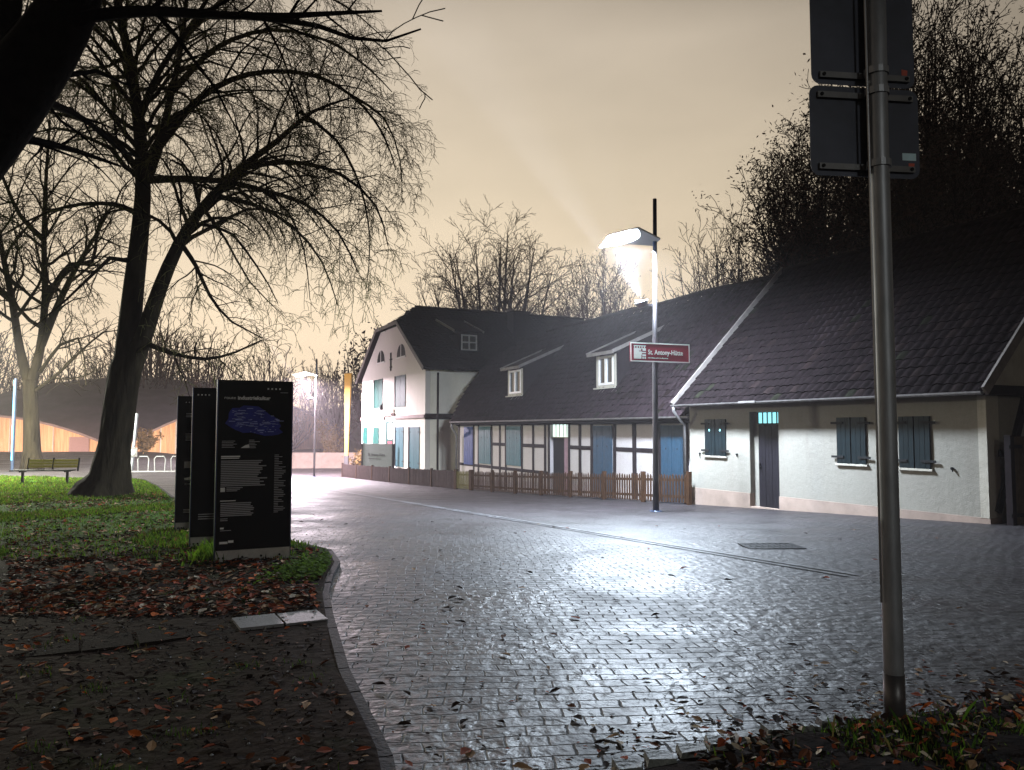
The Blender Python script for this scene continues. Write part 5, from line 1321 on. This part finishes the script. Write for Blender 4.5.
# edging stones of the verge
for k in range(9):
    x = .50+k*.155; y = verge_y(x)+.02; z = ground(x, y)
    mb = MB(); w_, d_ = .068, .05; j = lambda: R.uniform(-.012, .012)
    mb.add([(x-w_+j(), y-d_+j(), z-.02), (x+w_+j(), y-d_+j(), z-.02), (x+w_+j(), y+d_+j(), z-.02), (x-w_+j(), y+d_+j(), z-.02), (x-w_*.85+j(), y-d_*.8+j(), z+.035+j()*.6), (x+w_*.85+j(), y-d_*.8+j(), z+.035+j()*.6), (x+w_*.85+j(), y+d_*.8+j(), z+.035+j()*.6), (x-w_*.85+j(), y+d_*.8+j(), z+.035+j()*.6)],
           [(3, 2, 1, 0), (4, 5, 6, 7), (0, 1, 5, 4), (1, 2, 6, 5), (2, 3, 7, 6), (3, 0, 4, 7)])
    tag(mb.build('edging_stone', M['stone'], loc=(x, y, z)), 'small grey edging stone bordering the leafy verge at the foot of the picture', 'stone', 'edging stones of the leafy verge')

# ------------------------------------------------------------------ haze
hz_m = bpy.data.materials.new('evening_haze'); hz_m.use_nodes = True; nt = hz_m.node_tree; nt.nodes.clear()
ou = nt.nodes.new('ShaderNodeOutputMaterial'); pv = nt.nodes.new('ShaderNodeVolumePrincipled')
pv.inputs['Color'].default_value = (.92, .84, .86, 1); pv.inputs['Density'].default_value = .0010; pv.inputs['Anisotropy'].default_value = .2
nt.links.new(pv.outputs[0], ou.inputs['Volume'])
mb = MB(); mb.box(-120, 60, -8, 135, -9, 34); tag(mb.build('haze', hz_m), kind='stuff')

# ------------------------------------------------------------------ night sky lit by the town
wd_ = bpy.data.worlds.new('World'); scene.world = wd_; wd_.use_nodes = True; nt = wd_.node_tree; L = nt.links; nn = nt.nodes.new
bg = nt.nodes['Background']
tc = nn('ShaderNodeTexCoord'); sx = nn('ShaderNodeSeparateXYZ'); L.new(tc.outputs['Generated'], sx.inputs[0])
r1 = nn('ShaderNodeValToRGB'); e = r1.color_ramp.elements
e[0].position = 0.0; e[0].color = (.98, .76, .53, 1)
e[1].position = 1.0; e[1].color = (.03, .027, .027, 1)
for p_, c_ in ((.16, (.87, .71, .51)), (.30, (.68, .57, .42)), (.46, (.57, .485, .38)), (.64, (.09, .075, .065))):
    x = e.new(p_); x.color = c_+(1,)
L.new(sx.outputs['Z'], r1.inputs['Fac'])
dt = nn('ShaderNodeVectorMath'); dt.operation = 'DOT_PRODUCT'; L.new(tc.outputs['Generated'], dt.inputs[0]); dt.inputs[1].default_value = Vector((-.50, .866, .0)).normalized()
mr = nn('ShaderNodeMapRange'); mr.interpolation_type = 'SMOOTHSTEP'; mr.inputs['From Min'].default_value = -.1; mr.inputs['From Max'].default_value = .97; mr.inputs['To Min'].default_value = .07; mr.inputs['To Max'].default_value = 1.0
L.new(dt.outputs['Value'], mr.inputs['Value'])
cl = nn('ShaderNodeTexNoise'); cl.inputs['Scale'].default_value = 2.2; cl.inputs['Detail'].default_value = 5; cmp_ = nn('ShaderNodeMapping'); cmp_.inputs['Scale'].default_value = (1, 1, 2.6); L.new(tc.outputs['Generated'], cmp_.inputs['Vector']); L.new(cmp_.outputs[0], cl.inputs['Vector'])
cm = nn('ShaderNodeMapRange'); cm.inputs['From Min'].default_value = .3; cm.inputs['From Max'].default_value = .7; cm.inputs['To Min'].default_value = .86; cm.inputs['To Max'].default_value = 1.10; L.new(cl.outputs['Fac'], cm.inputs['Value'])
mm_ = nn('ShaderNodeMath'); mm_.operation = 'MULTIPLY'; L.new(mr.outputs[0], mm_.inputs[0]); L.new(cm.outputs[0], mm_.inputs[1])
vm = nn('ShaderNodeVectorMath'); vm.operation = 'SCALE'; L.new(r1.outputs['Color'], vm.inputs[0]); L.new(mm_.outputs[0], vm.inputs['Scale'])
L.new(vm.outputs[0], bg.inputs['Color']); bg.inputs['Strength'].default_value = 1.12

# ------------------------------------------------------------------ camera and render
cd = bpy.data.cameras.new('camera'); cam = bpy.data.objects.new('camera', cd); COL.objects.link(cam)
cd.sensor_width = 36; cd.lens = F*36/1024; cd.clip_end = 1500; cd.clip_start = .05
cam.location = (0, 0, EYE); cam.rotation_euler = (math.pi/2+TILT, 0, 0); scene.camera = cam
vs_ = scene.view_settings; vs_.view_transform = 'Standard'; vs_.look = 'None'; vs_.exposure = .14; vs_.gamma = 1; vs_.use_curve_mapping = False
cy = scene.cycles; cy.use_denoising = True; cy.max_bounces = 5; cy.diffuse_bounces = 2; cy.glossy_bounces = 2; cy.transmission_bounces = 2; cy.volume_bounces = 0; cy.transparent_max_bounces = 4
cy.sample_clamp_indirect = 3; cy.caustics_reflective = False; cy.caustics_refractive = False
